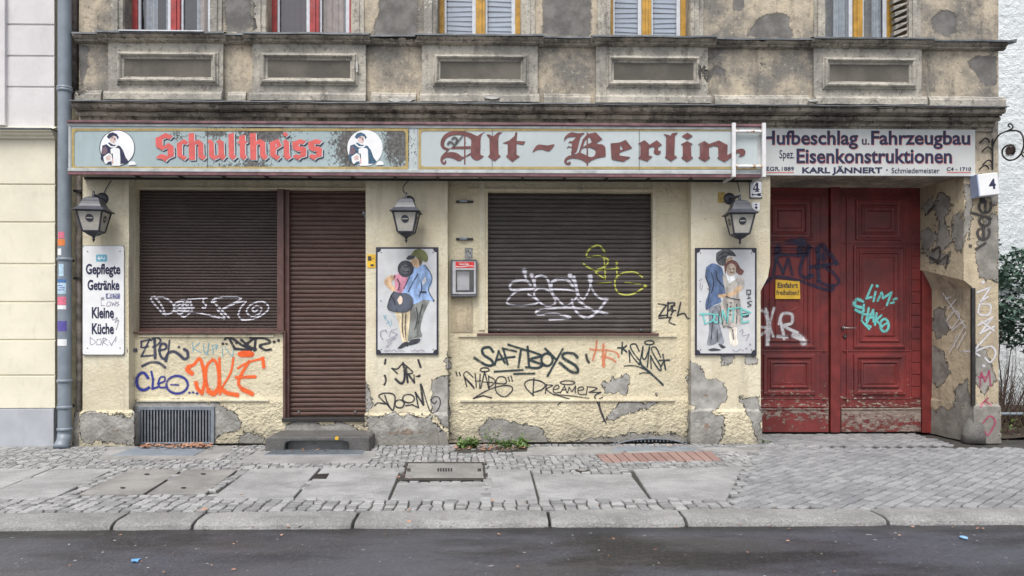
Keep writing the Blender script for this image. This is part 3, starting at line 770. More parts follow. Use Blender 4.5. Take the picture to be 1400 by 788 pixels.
# blocks of broken render at the foot of the middle pilaster
for pg in ([(500,590),(507,588),(508,612),(500,613)],[(585,600),(590,590),(597,586),(600,612),(586,613)],[(600,595),(611,590),(613,612),(602,613)],[(540,608),(560,604),(585,606),(584,609),(541,611)]):
    setpeel(MB().prism([W(x,y,-.05) for x,y in pg], (0,.04,0)).wobble(.006,8).build('render_lump', M['pillar'], house), .2)
# lintel, upper wall
mb = MB(); mb.gbox(x3b-.02, Xr, 0, .97, zc_soffit, ZT+.02, .06, sides='FBR'); wall_build('gate_lintel', mb, M['gray'])
zs = Z_(49.5, -.10)
openings = [(170,287),(365,480),(599,712),(835,943),(1128,1240)]
mb = MB(); e = [Xl]+[X_(p) for o in openings for p in o]+[Xr]
for k in range(0, len(e), 2): mb.gbox(e[k], e[k+1], 0, .34, zs-.05, 8.4, .06, sides='FLR')
mb.gridq((Xl,0,ZT-.1),(Xr,0,ZT-.1),(Xr,0,zs),(Xl,0,zs),.05)
for k in range(1, len(e)-1, 2): mb.gbox(e[k], e[k+1], 0, .34, zs+2.05, 8.4, .1, sides='FB')
up = wall_build('upper_wall', mb, M['gray'], wob=.003)
mb = MB().box(Xl, Xr, .97, 9, 0, 8.4); mb.box(Xl, x3b, .36, .97, 0, zs-.05); mb.box(x3b+.01, Xr-.9, .5, .97, ZT-.1, 8.4)
mb.build('rear_wall', M['gray'], house)
setpeel(MB().gridq((Xr,.9,0),(Xr,9,0),(Xr,9,8.4),(Xr,.9,8.4),.3).build('side_wall', M['gray'], house)); setpeel(MB().gridq((Xr,.3,zc_soffit+.6),(Xr,.9,zc_soffit+.6),(Xr,.9,8.4),(Xr,.3,8.4),.3).build('side_wall', M['gray'], house)); setpeel(MB().gridq((Xl,9,0),(Xl,.3,0),(Xl,.3,8.4),(Xl,9,8.4),.3).build('side_wall', M['gray'], house))
# window architraves
mb = MB()
for x0, x1 in ((288,304),(347,364),(481,498),(580,598),(713,731),(817,834),(944,961),(1112,1127),(1241,1258),(153,169)):
    a, b = X_(x0), X_(x1); n = 60
    mb.gbox(a, b, -.022, .01, zs-.02, 8.4, .06, sides='FLR'); mb.gbox(a+(b-a)*.28, a+(b-a)*.62, -.042, 0, zs-.02, 8.4, .06, sides='FLR')
setpeel(mb.wobble(.006, 4).build('window_surround', M['graytrim'], house), .035)
# broken corner of the last window: twisted bricks
mb = MB()
for k in range(16):
    z = zs+.02+k*.085; a = X_(1227); r = random.uniform(-.02,.02)
    mb.prism([Vector((a-.015+r,.05,z)),Vector((a+.10,-.03,z+.045)),Vector((a+.12,-.035,z+.075)),Vector((a-.02+r,.05,z+.055))], (.0,.10,.01))
setpeel(mb.wobble(.007, 9).build('broken_brickwork', M['graytrim'], house, 'exposed broken brick edge'))
# balustrade zone: pedestals with moulded panels
peds = [(148,305),(345,500),(577,735),(815,968),(1113,1260)]
inner = [(160,299),(356,489),(592,722),(829,958),(1124,1252)]
pt, pb = Z_(60,-.06), Z_(140,-.06)
for k, ((x0,x1),(i0,i1)) in enumerate(zip(peds, inner)):
    cx = (x0+x1)/2; py0 = 55+cx*.0085; sh = (cx-690)*.0072
    ztop, zbot = W(cx, 60+sh*1.15, -.06).z, W(cx, 128+sh*.9, -.06).z
    mb = MB(); mb.gbox(X_(x0,-.06), X_(x1,-.06), -.06, .0, zbot-.06, ztop+.05, .05, sides='FLR')
    p = setpeel(mb.wobble(.005, 3).build('stucco_panel', M['graytrim'], house), .03)
    a, b = X_(i0,-.06), X_(i1,-.06); z1, z0 = W(cx, 75+sh*1.1, -.06).z, W(cx, 119+sh*.95, -.06).z
    f = MB().rings(a, b, z0, z1, -.062, [(-.004,.004),(0,-.012),(.016,-.020),(.030,-.052),(.046,-.058),(.060,-.046),(.072,-.016),(.090,-.012),(.104,.006)], cap=False)
    bm = bmesh.new(); me = f.mesh('t'); bm.from_mesh(me); bmesh.ops.subdivide_edges(bm, edges=[e_ for e_ in bm.edges if e_.calc_length() > .3], cuts=14, use_grid_fill=True); bm.to_mesh(me); bm.free()
    f2 = MB(); f2.v = [tuple(v.co) for v in me.vertices]; f2.f = [tuple(q.vertices) for q in me.polygons]; f2.mi = [0]*len(f2.f)
    setpeel(f2.wobble(.004, 5, k).build('panel_frame', M['graytrim'], p), .045)
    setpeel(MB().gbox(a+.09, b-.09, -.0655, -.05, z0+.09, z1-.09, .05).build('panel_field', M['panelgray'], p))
# mouldings: sill, base band, cornice; each broken forward over the pedestals
def run(name, prof, mat, spans, bias=.05, wob=.006, sd=0):
    mb = MB()
    for x0, x1, add in spans: mb.profile([(y-(add if y < -.001 else 0), z) for y, z in prof], x0, x1, .05)
    return setpeel(mb.wobble(wob, 4, sd).build(name, M[mat], house), bias)
psp = [(X_(a-8), X_(b+8), .06) for a, b in peds]
gaps = []; last = Xl-.03
for x0, x1, _ in psp: gaps.append((last, x0, 0)); last = x1
gaps.append((last, Xr+.07, 0))
zz = lambda py, y: Z_(py, y)
run('sill_moulding', [(0, zz(50,-.1)+.02), (-.10, zz(51,-.1)), (-.105, zz(54,-.1)), (-.08, zz(57,-.08)), (-.06, zz(58.5,-.06)), (-.055, zz(61,-.055)), (-.02, zz(64,-.02)), (0, zz(65,0))], 'cornice', gaps+psp, .0, sd=3)
run('base_moulding', [(0, zz(128,0)), (-.03, zz(129.5,-.03)), (-.032, zz(131,-.03)), (-.05, zz(133,-.05)), (-.052, zz(141,-.05)), (0, zz(142,0))], 'graytrim', [(Xl,Xl+.3,.0)]+[(a, b, .0) for a, b, _ in gaps]+[(a+.06, b-.06, .055) for a, b, _ in psp], .04, sd=5)
cpf = [(0, zz(140.5,-.3)+.05), (-.31, zz(142.3,-.31)), (-.312, zz(144,-.31)), (-.285, zz(144.3,-.285)), (-.295, zz(146.5,-.295)), (-.28, zz(150,-.28)), (-.25, zz(152.2,-.25)), (-.215, zz(152.4,-.215)), (-.215, zz(154.8,-.215)), (-.17, zz(155.0,-.17)), (-.185, zz(157,-.185)), (-.19, zz(159.5,-.19)), (-.165, zz(162.2,-.165)), (-.09, zz(162.6,-.09)), (-.085, zz(169,-.085)), (-.04, zz(170.5,-.04)), (-.035, zz(176,-.03)), (0, zz(177,0))]
run('cornice', cpf, 'cornice', [(X_(97,-.3), X_(1376,-.3), 0)], .03, wob=.009, sd=9)
# flashings: sill (dropping in step with the pedestals) and cornice
mb = MB(); zf = zz(48.5,-.14)
for x0, x1, add in gaps+psp:
    n = max(2, int((x1-x0)/.12)); yf = -.125-add
    for k in range(n):
        a, b = x0+(x1-x0)*k/n, x0+(x1-x0)*(k+1)/n
        w = lambda x: zf+.008*noise.noise((x*2.3, 0, 4))+.004*noise.noise((x*9, 1, 0))
        mb.face([(a,yf,w(a)),(b,yf,w(b)),(b,.02,w(b)+.05),(a,.02,w(a)+.05)]); mb.face([(a,yf,w(a)-.022),(b,yf,w(b)-.022),(b,yf,w(b)),(a,yf,w(a))])
mb.prism([Vector((Xr+.06,-.12,zf)),Vector((Xr+.17,-.12,zf+.02)),Vector((Xr+.16,-.12,zf-.03))], (0,.14,.02))
mb.build('sill_flashing', M['zinc'], house)
mb = MB().box(X_(162,-.2), X_(278,-.2), -.205, -.125, zf-.008, zf+.006); mb.build('sill_flashing', M['zinc2'], house, 'short bright new zinc strip')
mb = MB(); zf = zz(141.2,-.31); x0, x1 = X_(95,-.32), X_(1379,-.32); n = 110
for k in range(n):
    a, b = x0+(x1-x0)*k/n, x0+(x1-x0)*(k+1)/n; w = lambda x: zf+.010*noise.noise((x*1.7, 2, 4))+.004*noise.noise((x*8, 1, 2))
    mb.face([(a,-.33,w(a)),(b,-.33,w(b)),(b,.02,w(b)+.07),(a,.02,w(a)+.07)]); mb.face([(a,-.33,w(a)-.014),(b,-.33,w(b)-.014),(b,-.33,w(b)),(a,-.33,w(a))])
mb.build('cornice_flashing', M['zinc'], house)
M['mortar'] = m_plain('pale_mortar', (.46,.45,.42), .9, .2, 14, bump=.004, dirt=.35)
for x0, x1, y, h in ((531,568,136,7),(660,686,133,5),(486,490,92,20),(1105,1120,138,4)):
    cx, cy = (x0+x1)/2, y; mb = MB(); pts = [W(cx+(x1-x0)/2*math.cos(t*.52)*random.uniform(.7,1.1), cy+h/2*math.sin(t*.52)*random.uniform(.6,1.2), -.13) for t in range(12)]
    mb.prism(pts, (0,.06,0)).wobble(.008, 12).build('mortar_patch', M['mortar'], house)

# upstairs windows
def window(x0, x1, xm, fm, left, right, leftl=0):
    a, b, z0, z1 = X_(x0)-.02, X_(x1)+.02, zs+.0, zs+2.03; m = X_(xm, .22); y = .22
    mb = MB(); mb.box(a, a+.085, y, y+.07, z0, z1).box(b-.085, b, y, y+.07, z0, z1).box(m-.062, m+.062, y-.012, y+.07, z0, z1).box(a+.085, b-.085, y+.002, y+.068, z1-.08, z1).box(a+.085,m-.062,y+.002,y+.068,z0,z0+.05).box(m+.062,b-.085,y+.002,y+.068,z0,z0+.05)
    mb.box(m-.02, m+.02, y-.028, y-.012, z0, z1)
    fr_ = mb.build('window', M[fm], house, bevel=.006)
    sa = MB()
    for p, q in ((a+.085, m-.062), (m+.062, b-.085)):
        sa.box(p, p+.03, y+.025, y+.06, z0+.05, z1-.08).box(q-.05, q, y+.025, y+.06, z0+.05, z1-.08).box(p+.045, q-.045, y+.026, y+.059, z0+.05, z0+.09)
    sa.build('sash', M['winwhite'], fr_, bevel=.004)
    gl = MB()
    for p, q in ((a+.13, m-.107), (m+.107, b-.13)): gl.face([(p,y+.045,z0+.05),(q,y+.045,z0+.05),(q,y+.045,z1-.08),(p,y+.045,z1-.08)])
    gl.build('pane', M['glass'], fr_)
    for side, p, q in ((left, a+.1, m-.07), (right, m+.07, b-.1)):
        for kind, u0, u1 in side:
            xa, xb = p+(q-p)*u0, p+(q-p)*u1
            if kind == 'blind':
                bl = MB(); n = 30; yb = y+.10
                for k in range(n):
                    z = z0+.02+k*.066; t = .012*math.sin(xa*3+k); bl.face([(xa,yb-.006,z+t),(xb,yb-.006,z-t*.4),(xb,yb+.006,z+.062-t*.4),(xa,yb+.006,z+.062+t)])
                bl.build('blind', M['blind'], fr_)
            else:
                cu = MB(); n = 24; yb = y+.14
                for k in range(n):
                    xx0, xx1 = xa+(xb-xa)*k/n, xa+(xb-xa)*(k+1)/n; w = lambda x: yb+.02*math.sin(x*75)+.012*math.sin(x*31)
                    cu.face([(xx0,w(xx0),z0),(xx1,w(xx1),z0),(xx1,w(xx1),z1),(xx0,w(xx0),z1)])
                cu.build('curtain', M[kind], fr_)
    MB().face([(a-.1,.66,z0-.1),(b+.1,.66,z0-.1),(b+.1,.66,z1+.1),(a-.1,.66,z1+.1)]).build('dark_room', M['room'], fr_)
window(170, 287, 240, 'winred', [('curtain_white',.05,.45),('curtain_white',.75,1)], [('curtain_white',.4,.55),('curtain_tan',.55,1)])
window(365, 480, 430, 'winred', [('curtain_dark',0,1)], [('curtain_tan',0,.8),('curtain_white',.8,1)])
window(599, 712, 657, 'winyellow', [('blind',0,1)], [('blind',0,1)])
window(835, 943, 884, 'winyellow', [('blind',0,1)], [('blind',0,1)])
window(1128, 1232, 1173, 'winyellow', [('curtain_white',.45,1)], [('curtain_white',.6,1)])

# roller shutters
def shutter(x0, x1, z0, z1, pitch, mat, label, depth=.014):
    mb = MB(); n = int(round((z1-z0)/pitch)); p = (z1-z0)/n; prof = []
    for k in range(n):
        z = z1-k*p
        prof += [(YS+.010, z-.002), (YS+.004, z-.08*p-.002), (YS-depth*.85, z-.28*p), (YS-depth, z-.55*p), (YS-depth*.7, z-.84*p), (YS-.002, z-.93*p), (YS+.010, z-.95*p)]
    mb.profile(prof, x0, x1, (x1-x0)/12, caps=False)
    o = mb.build('roller_shutter', M[mat], house, label)
    me = o.data; nz = [v.co.copy() for v in me.vertices]
    for v in me.vertices: v.co.y += .010*noise.noise((v.co.x*1.3, v.co.z*2.1, 5)); v.co.z += .006*noise.noise((v.co.x*1.1, v.co.z*9, 2))
    return o
s1 = shutter(xw0-.02, X_(380,YS), zsill1+.06, zhead+.02, .0405, 'slat_dark', 'dark narrow slatted shutter of the left window', .011)
s2 = shutter(X_(394,YS), X_(501,YS)+.05, zd+.012, zhead+.02, .061, 'slat_door', 'brown wide slatted shutter of the shop door', .015)
s3 = shutter(xe0-.02, xe1+.02, zsill2+.02, zhead+.02, .0595, 'slat_gray', 'grey brown shutter of the right window', .015)
MB().box(xw0-.01, X_(381,YS), YS-.012, YS+.01, zsill1+.005, zsill1+.06).build('bottom_bar', M['brown'], s1, bevel=.004)
for x, z, o_ in ((X_(409,YS),zd+.07,s2),(X_(486,YS),zd+.07,s2),(X_(681,YS),zsill2+.055,s3),(X_(876,YS),zsill2+.055,s3)): MB().lathe((x, YS-.012, z), [(.014,0),(.014,.012),(.008,.02)], 10, ax='y').build('stop_knob', M['galv'], o_)
# brown guide post, sills, threshold
mb = MB().box(X_(379,YR), X_(388,YR), YR-.012, YS, zsill1+.02, zhead+.005); mb.box(X_(388,YR), X_(394,YR), YR+.05, YS, zd, zhead+.004); mb.box(X_(387,YR), X_(390.5,YR), YR-.01, YR+.05, zd, zsill1+.02)
mb.build('shutter_guide', M['brown'], house, bevel=.004)
mb = MB().box(X_(178,YR), X_(388,YR), YR-.05, YS, zsill1-.012, zsill1+.012); mb.build('window_sill', M['brown'], house, bevel=.004)
mb = MB().box(X_(652,YR), X_(900,YR), YR-.05, YS, zsill2-.018, zsill2+.012); mb.build('window_sill', M['brown'], house, bevel=.004)
MB().box(X_(386,YR), X_(502,YR), YR-.03, YS, zd-.045, zd+.008).build('threshold', M['dark'], house, bevel=.006)

# carriage gate
YG = .9; zg0, zg1 = .03, zc_soffit+.01
gx = lambda px: X_(px, YG); gz = lambda py: W(1200, py, YG).z
gc = gx(1140)
def leaf(sgn, label):
    m = lambda px: gc+sgn*(gx(px)-gc)         # measurements from the right leaf, mirrored for the left one
    A = lambda p, q: (min(m(p), m(q)), max(m(p), m(q)))
    mb = MB(); a, b = A(1147, 1272); mb.box(a, b, YG, YG+.06, zg0, zg1)
    a, b = A(1158, 1244); mb.box(a, b, YG-.012, YG+.01, gz(556), gz(270))      # framed field
    for p0, p1, y0, y1, st in ((1169,1233,273,329,1),(1166,1237,336,476,2),(1166,1237,484,540,3)):
        a, b = A(p0, p1)
        mb.rings(a, b, gz(y1), gz(y0), YG-.012, [(0,0),(.004,-.022),(.03,-.026),(.042,-.008),(.085,-.004),(.09,-.022),(.108,-.026),(.122,-.006),(.16,-.004),(.18,-.018)] if st != 3 else [(0,0),(.006,-.026),(.05,-.03),(.075,-.008),(.10,-.006),(.104,-.03),(.125,-.034),(.14,-.012),(.17,-.02)])
    for y in (268, 333, 480, 545, 556): a, b = A(1152, 1246); mb.box(a, b, YG-.022, YG, gz(y)-.008, gz(y)+.008)
    for p in (1158, 1244): a, b = A(p-1.2, p+1.2); mb.box(a, b, YG-.020, YG, gz(556), gz(268))
    a, b = A(1200,1201); mb.lathe(((a+b)/2, YG-.02, gz(414)), [(.13,0),(.13,.012),(.115,.016),(.105,.008),(.0,.008)], 28, ax='y')
    o = mb.build('gate_leaf', M['red'], house, label, bevel=.004)
    k = MB(); a, b = A(1149, 1257); z1 = gz(559); c = A(1233, 1257)
    sh = [(a,zg0),(b,zg0),(b,z1),(a,z1)]
    k.prism([Vector((x, YG-.04, z)) for x, z in sh], (0,.04,0)); k.box(a, b, YG-.052, YG-.0, z1-.012, z1+.012)
    k.wobble(.003, 5).build('kick_board', M['kick'], o, bevel=.006)
    return o
gr = leaf(1, 'right gate leaf with a lever handle'); gl = leaf(-1, 'left gate leaf half hidden by the pilaster')
MB().box(gx(1134), gx(1147), YG-.05, YG+.03, zg0-.01, zg1).build('meeting_post', M['redpost'], house, bevel=.01)
mb = MB().box(gx(1258.5), gx(1273), YG-.05, YG+.03, zg0-.02, zg1); mb.build('gate_frame', M['redpost'], house, bevel=.008)
mb = MB()
for k in range(14): mb.box(gx(1246), gx(1258), YG-.010, YG+.004, gz(545)+k*.17+.004, gz(545)+k*.17+.162)
mb.build('edge_boards', M['red'], gr, bevel=.006)
h0 = W(1153, 448.5, YG-.03)
mb = MB().lathe(h0, [(.022,-.02),(.022,.012),(.012,.016),(.012,.05)], 12, ax='y').tube([h0+Vector((0,-.05,0)), h0+Vector((.03,-.055,0)), h0+Vector((.16,-.05,-.002))], [.011,.010,.009], 8)
mb.build('door_handle', M['steel'], gr, bevel=0, smooth=True)
l0 = W(1155, 460, YG-.02); mb = MB().lathe(l0, [(.024,-.01),(.024,.008),(.018,.010)], 14, ax='y'); mb.build('lock', M['dark'], gr)
MB().lathe(l0+Vector((0,-.011,0)), [(.008,0),(.007,.003)], 8, ax='y').build('lock', M['steel'], gr)
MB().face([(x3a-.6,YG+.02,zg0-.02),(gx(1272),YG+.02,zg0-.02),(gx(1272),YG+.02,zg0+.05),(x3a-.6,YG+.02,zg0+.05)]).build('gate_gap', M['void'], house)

# right pillar with the corbelled reveal
Xc, Xi, Xcu, Xiu = X_(1330), gx(1271), X_(1318), gx(1258)
zk, zku = W(1330, 393).z, W(1330, 362).z
mb = MB()
mb.gridq((Xc,0,0),(Xr,0,0),(Xr,0,zk),(Xc,0,zk)); mb.gridq((Xi,YG,0),(Xc,0,0),(Xc,0,zk),(Xi,YG,zk))
mb.gridq((Xi,YG,zk),(Xc,0,zk),(Xc-.03,-.001,zk+.015),(Xi-.035,YG,zk+.10)); mb.gridq((Xi-.035,YG,zk+.10),(Xc-.03,-.001,zk+.015),(Xcu,0,zk+.09),(Xiu,YG,zku))
mb.gridq((Xiu,YG,zku),(Xcu,0,zk+.09),(Xcu,0,zc_soffit+.005),(Xiu,YG,zc_soffit+.005))
mb.gridq((Xc,0,zk),(Xr,0,zk),(Xr,0,zk+.09),(Xcu,0,zk+.09)); mb.gridq((Xcu,0,zk+.09),(Xr,0,zk+.09),(Xr,0,zc_soffit+.005),(Xcu,0,zc_soffit+.005))
mb.gridq((Xr,0,0),(Xr,.9,0),(Xr,.9,zc_soffit),(Xr,0,zc_soffit),.1)
rp = wall_build('gate_pillar', mb, M['pillar'], wob=.007)
zp = W(1345, 556, -.03).z
mb = MB(); mb.gridq((Xc-.005,-.03,0),(Xr+.02,-.03,0),(Xr+.02,-.03,zp),(Xc-.005,-.03,zp)); mb.gridq((Xi-.01,YG,0),(Xc-.005,-.03,0),(Xc-.005,-.03,zp),(Xi-.01,YG-.01,zp)); mb.gridq((Xc-.005,-.03,zp),(Xr+.02,-.03,zp),(Xr,.0,zp+.03),(Xc,.0,zp+.03)); mb.gridq((Xi-.01,YG-.01,zp),(Xc-.005,-.03,zp),(Xc,.0,zp+.03),(Xi,YG,zp+.03)); mb.gridq((Xr+.02,-.03,0),(Xr+.02,.9,0),(Xr+.02,.9,zp),(Xr+.02,-.03,zp))
setpeel(mb.wobble(.010, 4).build('plinth', M['pillar'], house, 'grey plinth of the gate pillar'), .03)
b0 = G(1331, 611); mb = MB().lathe((Xc+.055, .07, -.01), [(.15,0),(.145,.12),(.13,.22),(.105,.29),(.07,.34),(.03,.36),(0.001,.365)], 18)
mb.wobble(.022, 4).build('guard_stone', m_stone('dark_guard_stone', (.15,.145,.135), bumpd=.012), house, smooth=True)
mb = MB().box(Xc-.024, Xc+.024, -.026, .02, W(1330,555).z, W(1330,394).z); mb.build('corner_iron', M['dark'], house, 'dark iron bar up the gate pillar corner', bevel=.008)

# cellar openings
gzc = lambda px, py, y=.05: W(px, py, y)
ca, cb = gzc(187,609), gzc(293,555); yv = YR-.03
x0, x1, z0, z1 = X_(187,yv), X_(292.5,yv), .0, W(240,556,yv).z
mb = MB(); t = .045
mb.box(x0, x1, yv, yv+.03, z1-t, z1).box(x0, x0+t, yv, yv+.03, z0, z1-t).box(x1-t, x1, yv, yv+.03, z0, z1-t).box(x0+t, x1-t, yv, yv+.03, z0, z0+.02)
cg = mb.build('cellar_grille', M['galv'], house, 'rectangular galvanised cellar grille', bevel=.004)
mb = MB(); n = 23
for k in range(n): x = x0+t+(x1-x0-2*t)*(k+.5)/n; mb.box(x-.0075, x+.0075, yv+.004, yv+.022, z0+.02, z1-t)
mb.build('grille_bars', M['galv'], cg)
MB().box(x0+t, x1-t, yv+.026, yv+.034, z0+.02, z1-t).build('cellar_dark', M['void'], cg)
q = [W(x, y, yv) for x, y in ((838,609),(850,604.5),(868,601),(890,599.5),(912,600.5),(930,604),(941,609))]
zlow = 0.005
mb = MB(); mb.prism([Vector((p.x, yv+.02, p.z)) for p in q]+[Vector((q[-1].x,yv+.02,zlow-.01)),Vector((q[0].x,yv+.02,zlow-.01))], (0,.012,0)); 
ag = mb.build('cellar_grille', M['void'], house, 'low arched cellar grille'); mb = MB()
mb.tube([p+Vector((0,-.01,-.004)) for p in cat([Vector(p) for p in q], .05)], .010, 6)
for k in range(20):
    x = q[0].x+(q[-1].x-q[0].x)*(k+.5)/20
    for a, b in zip(q[:-1], q[1:]):
        if a.x <= x <= b.x: zt = a.z+(b.z-a.z)*(x-a.x)/(b.x-a.x)
    mb.box(x-.008, x+.008, yv-.004, yv+.014, zlow, zt)
mb.build('grille_bars', M['galv'], ag)
# ================================================================ NEIGHBOURS
nb = thing('neighbour_house', (X_(20), .5, 0), 'smooth pale neighbour house with horizontal joints and a grey plinth', 'building')
def grooved(ys, x, y0, mat, top=None):
    prof = []
    zsx = [W(40, y, 0).z for y in ys]          # from top to bottom
    prof.append((y0+.02, zsx[0])); prof.append((y0, zsx[0]-.001))
    for z in zsx[1:-1]: prof += [(y0, z+.014), (y0+.016, z+.006), (y0+.016, z-.006), (y0, z-.014)]
    prof += [(y0, zsx[-1]+.001), (y0+.02, zsx[-1])]
    return MB().profile(prof, -16, x, 4).build('wall', M[mat], nb)
grooved([-330,-290,-245,-200,-155,-110,-65,-10,33,76,118.5,176], X_(73), .02, 'offwhite')
grooved([190,252.5,304,361,413,465,513.5,558], X_(75), -.0, 'paleyellow')
MB().box(-16, X_(8.5,0), -.03, .03, W(40,172).z, 8.4).build('wall', M['offwhite'], nb, bevel=.004)
MB().box(-16, X_(74.5), -.02, .4, 0, W(40,559).z).build('plinth', M['bluegrey'], nb, bevel=.006)
MB().profile([(.02,W(40,175).z+.02),(-.12,W(40,177,-.12).z),(-.125,W(40,179,-.12).z),(-.09,W(40,180.5,-.09).z),(-.085,W(40,184,-.085).z),(-.05,W(40,186,-.05).z),(-.045,W(40,189,-.04).z),(.02,W(40,191).z)], -16, X_(77), 1).build('string_course', M['paleyellow'], nb)
MB().box(-16, X_(77.5), -.14, .05, W(40,177,-.13).z+.003, W(40,175.3,-.13).z+.006).build('flashing', M['zinc'], nb, bevel=.003)
MB().box(-16, X_(72), .045, 9, 0, 8.4).build('rear_wall', M['paleyellow'], nb)
MB().box(X_(72)+.001, Xl+.05, .16, .5, 0, 8.4).build('gap_wall', m_plain('shaded_olive_gap', (.16,.145,.095), .9, .3, 6, dirt=.5), nb)  # dark olive base colour carries the shade of the pipe gap

gab = thing('gable_wall', (12, 4.4, 0), 'tall rough white gable wall behind the shrubs', 'wall')
MB().gbox(Xr+.2, 26, 4.2, 4.8, 0, 16, 1.0, sides='FLR').build('wall_face', M['firewall'], gab)
soil = tag(MB().gridq((Xr+.04,.35,.012),(26,.35,.012),(26,4.25,.05),(Xr+.04,4.25,.05),.1).wobble(.02,3).build('soil', M['soil']), kind='structure')

rail = thing('low_railing', (8.2, .75, 0), 'low grey metal railing in front of the shrubs', 'railing')
zr = W(1385, 566, .75).z
MB().tube([(6.95,.75,zr),(12,.75,zr)], .022, 10).build('top_rail', M['pipegrey'], rail)
for x in (7.02, 8.5, 10, 11.5): MB().tube([(x,.75,-.05),(x,.75,zr-.015)], .02, 8).build('post', M['pipegrey'], rail)

def leaves(mb, c, rad, n, size, shape=None, flat=.0):
    c = Vector(c); k = 0
    while k < n:
        p = Vector((random.uniform(-1,1), random.uniform(-1,1), random.uniform(-1,1)))
        if p.length > 1 or noise.noise(p*2.6+c) < -.12 or (p.length < .45 and random.random() < .6): continue
        q = c + Vector((p.x*rad[0], p.y*rad[1], p.z*rad[2])); k += 1
        leafq(mb, q, size*random.uniform(.6,1.3))
def leafq(mb, q, s, up=None):
    d = Vector((random.gauss(0,1), random.gauss(0,1), random.gauss(-.2,.6))).normalized()
    w = d.cross(up or Vector((random.gauss(0,.5), random.gauss(0,.5), 1))).normalized(); n_ = d.cross(w)
    i = len(mb.v)
    for a, b, c_ in ((0,0,0),(.35,.30,.06),(.75,.22,.02),(1,0,-.12),(.75,-.22,.02),(.35,-.30,.06)): mb.v.append(tuple(q+d*(a*s)+w*(b*s)+n_*(c_*s)))
    mb.f += [(i,i+1,i+2,i+3),(i,i+3,i+4,i+5)]; mb.mi += [0,0]
def twigs(mb, base, n, h, spread, r=.008, bend=.3):
    b = Vector(base)
    for k in range(n):
        p = b + Vector((random.uniform(-spread,spread), random.uniform(-spread*.6,spread*.6), -.05)); pts = [p]; d = Vector((random.uniform(-.35,.35), random.uniform(-.3,.3), 1)).normalized()
        L = h*random.uniform(.6,1.1); m = 6
        for j in range(m): d = (d+Vector((random.gauss(0,bend), random.gauss(0,bend), .1))*.35).normalized(); pts.append(pts[-1]+d*(L/m))
        mb.tube(pts, [r*(1-.75*j/m) for j in range(m+1)], 5)
for k, (c, rad, n, lab) in enumerate((((8.45,2.0,1.95),(1.15,.75,.85),5200,'bluish green leafy shrub close to the gate pillar'), ((10.9,2.6,1.8),(1.2,.8,.95),1500,'dense green shrub farther along the gable wall'))):
    t = thing('shrub', (c[0], c[1], 0), lab, 'shrub', 'shrubs by the white gable wall')
    mb = MB(); leaves(mb, c, rad, n, .085); mb.build('foliage', M['leaf_shrub'], t, weld=False)
    mb = MB(); twigs(mb, (c[0], c[1], 0), 16, 2.1, .55, .016, .25); mb.build('stems', M['twig'], t, weld=False)
t = thing('dry_hedge', (8.5, 1.45, 0), 'thicket of bare brown twigs under the green shrub', 'hedge')
mb = MB(); twigs(mb, (8.1,1.45,0), 420, 1.15, 1.3, .006, .5); mb.build('twigs', M['twig'], t, weld=False)
mb = MB()
for k in range(420): leafq(mb, Vector((random.uniform(6.9,10), random.uniform(1.0,1.9), random.uniform(.02,.30)*random.random()+.02)), .09)
mb.build('leaves', M['leaf_weed'], t, weld=False)
t = thing('climbing_plant', (8.6, 4.1, 0), 'greyish climbing plant on the white gable wall', 'climber')
mb = MB()
for k in range(900):
    u = random.random(); x = 8.2+random.uniform(0,1.7)*(1-u*.5)+u*.1; z = 2.2+u*1.35
    if noise.noise((x*2.2,z*2.2,3)) > -.1: leafq(mb, Vector((x, 4.12, z)), .11)
mb.build('foliage', M['leaf_ivy'], t, weld=False)
mb = MB()
for k in range(9): x = 8.3+k*.17; mb.tube(cat([Vector((x,4.16,0)),Vector((x+.1,4.16,1)),Vector((x-.03,4.16,2)),Vector((x+.12,4.16,2.9))],.2), .004, 5)
mb.build('stems', M['twig'], t, weld=False)

# ================================================================ DRAINPIPES
YP = -.10
dp = thing('drainpipe', (X_(88,YP), YP, 0), 'thick grey drainpipe covered in small stickers', 'drainpipe')
px = X_(88.5, YP); r = .079
MB().tube([(px,YP,.16),(px,YP,8.3)], r, 24, cap=False).build('pipe', M['pipegrey'], dp, smooth=True)
MB().tube([(px,YP,.17),(px-.005,YP-.01,.09),(px-.01,YP-.05,.02),(px-.01,YP-.07,-.01)], [r+.004,r+.004,r+.01,r+.012], 20).build('shoe', M['pipegrey'], dp, smooth=True)
for y in (121, 124, 355, 521, 557, 587):
    z = W(88, y, YP).z; MB().lathe((px,YP,z), [(r-.002,-.022),(r+.011,-.016),(r+.013,0),(r+.011,.016),(r-.002,.022)], 24).build('collar', M['pipegrey'], dp, smooth=True)
    if y in (124, 355, 557): MB().box(px-.015, px+.015, YP+.07, .1, z-.015, z+.015).build('bracket', M['dark'], dp)
def sticker(y0, y1, a0, a1, mat, lab=None):
    z0, z1 = W(88, y1, YP-r).z, W(88, y0, YP-r).z; mb = MB(); n = 8; rr = r+.0015
    for k in range(n):
        p, q = R(a0+(a1-a0)*k/n-90), R(a0+(a1-a0)*(k+1)/n-90)
        mb.face([(px+rr*math.cos(p),YP+rr*math.sin(p),z0),(px+rr*math.cos(q),YP+rr*math.sin(q),z0),(px+rr*math.cos(q),YP+rr*math.sin(q),z1),(px+rr*math.cos(p),YP+rr*math.sin(p),z1)])
    mb.build('sticker', mat, dp, lab)
mk = lambda n, c: m_plain(n, c, .5, .15, 30, dirt=.2)
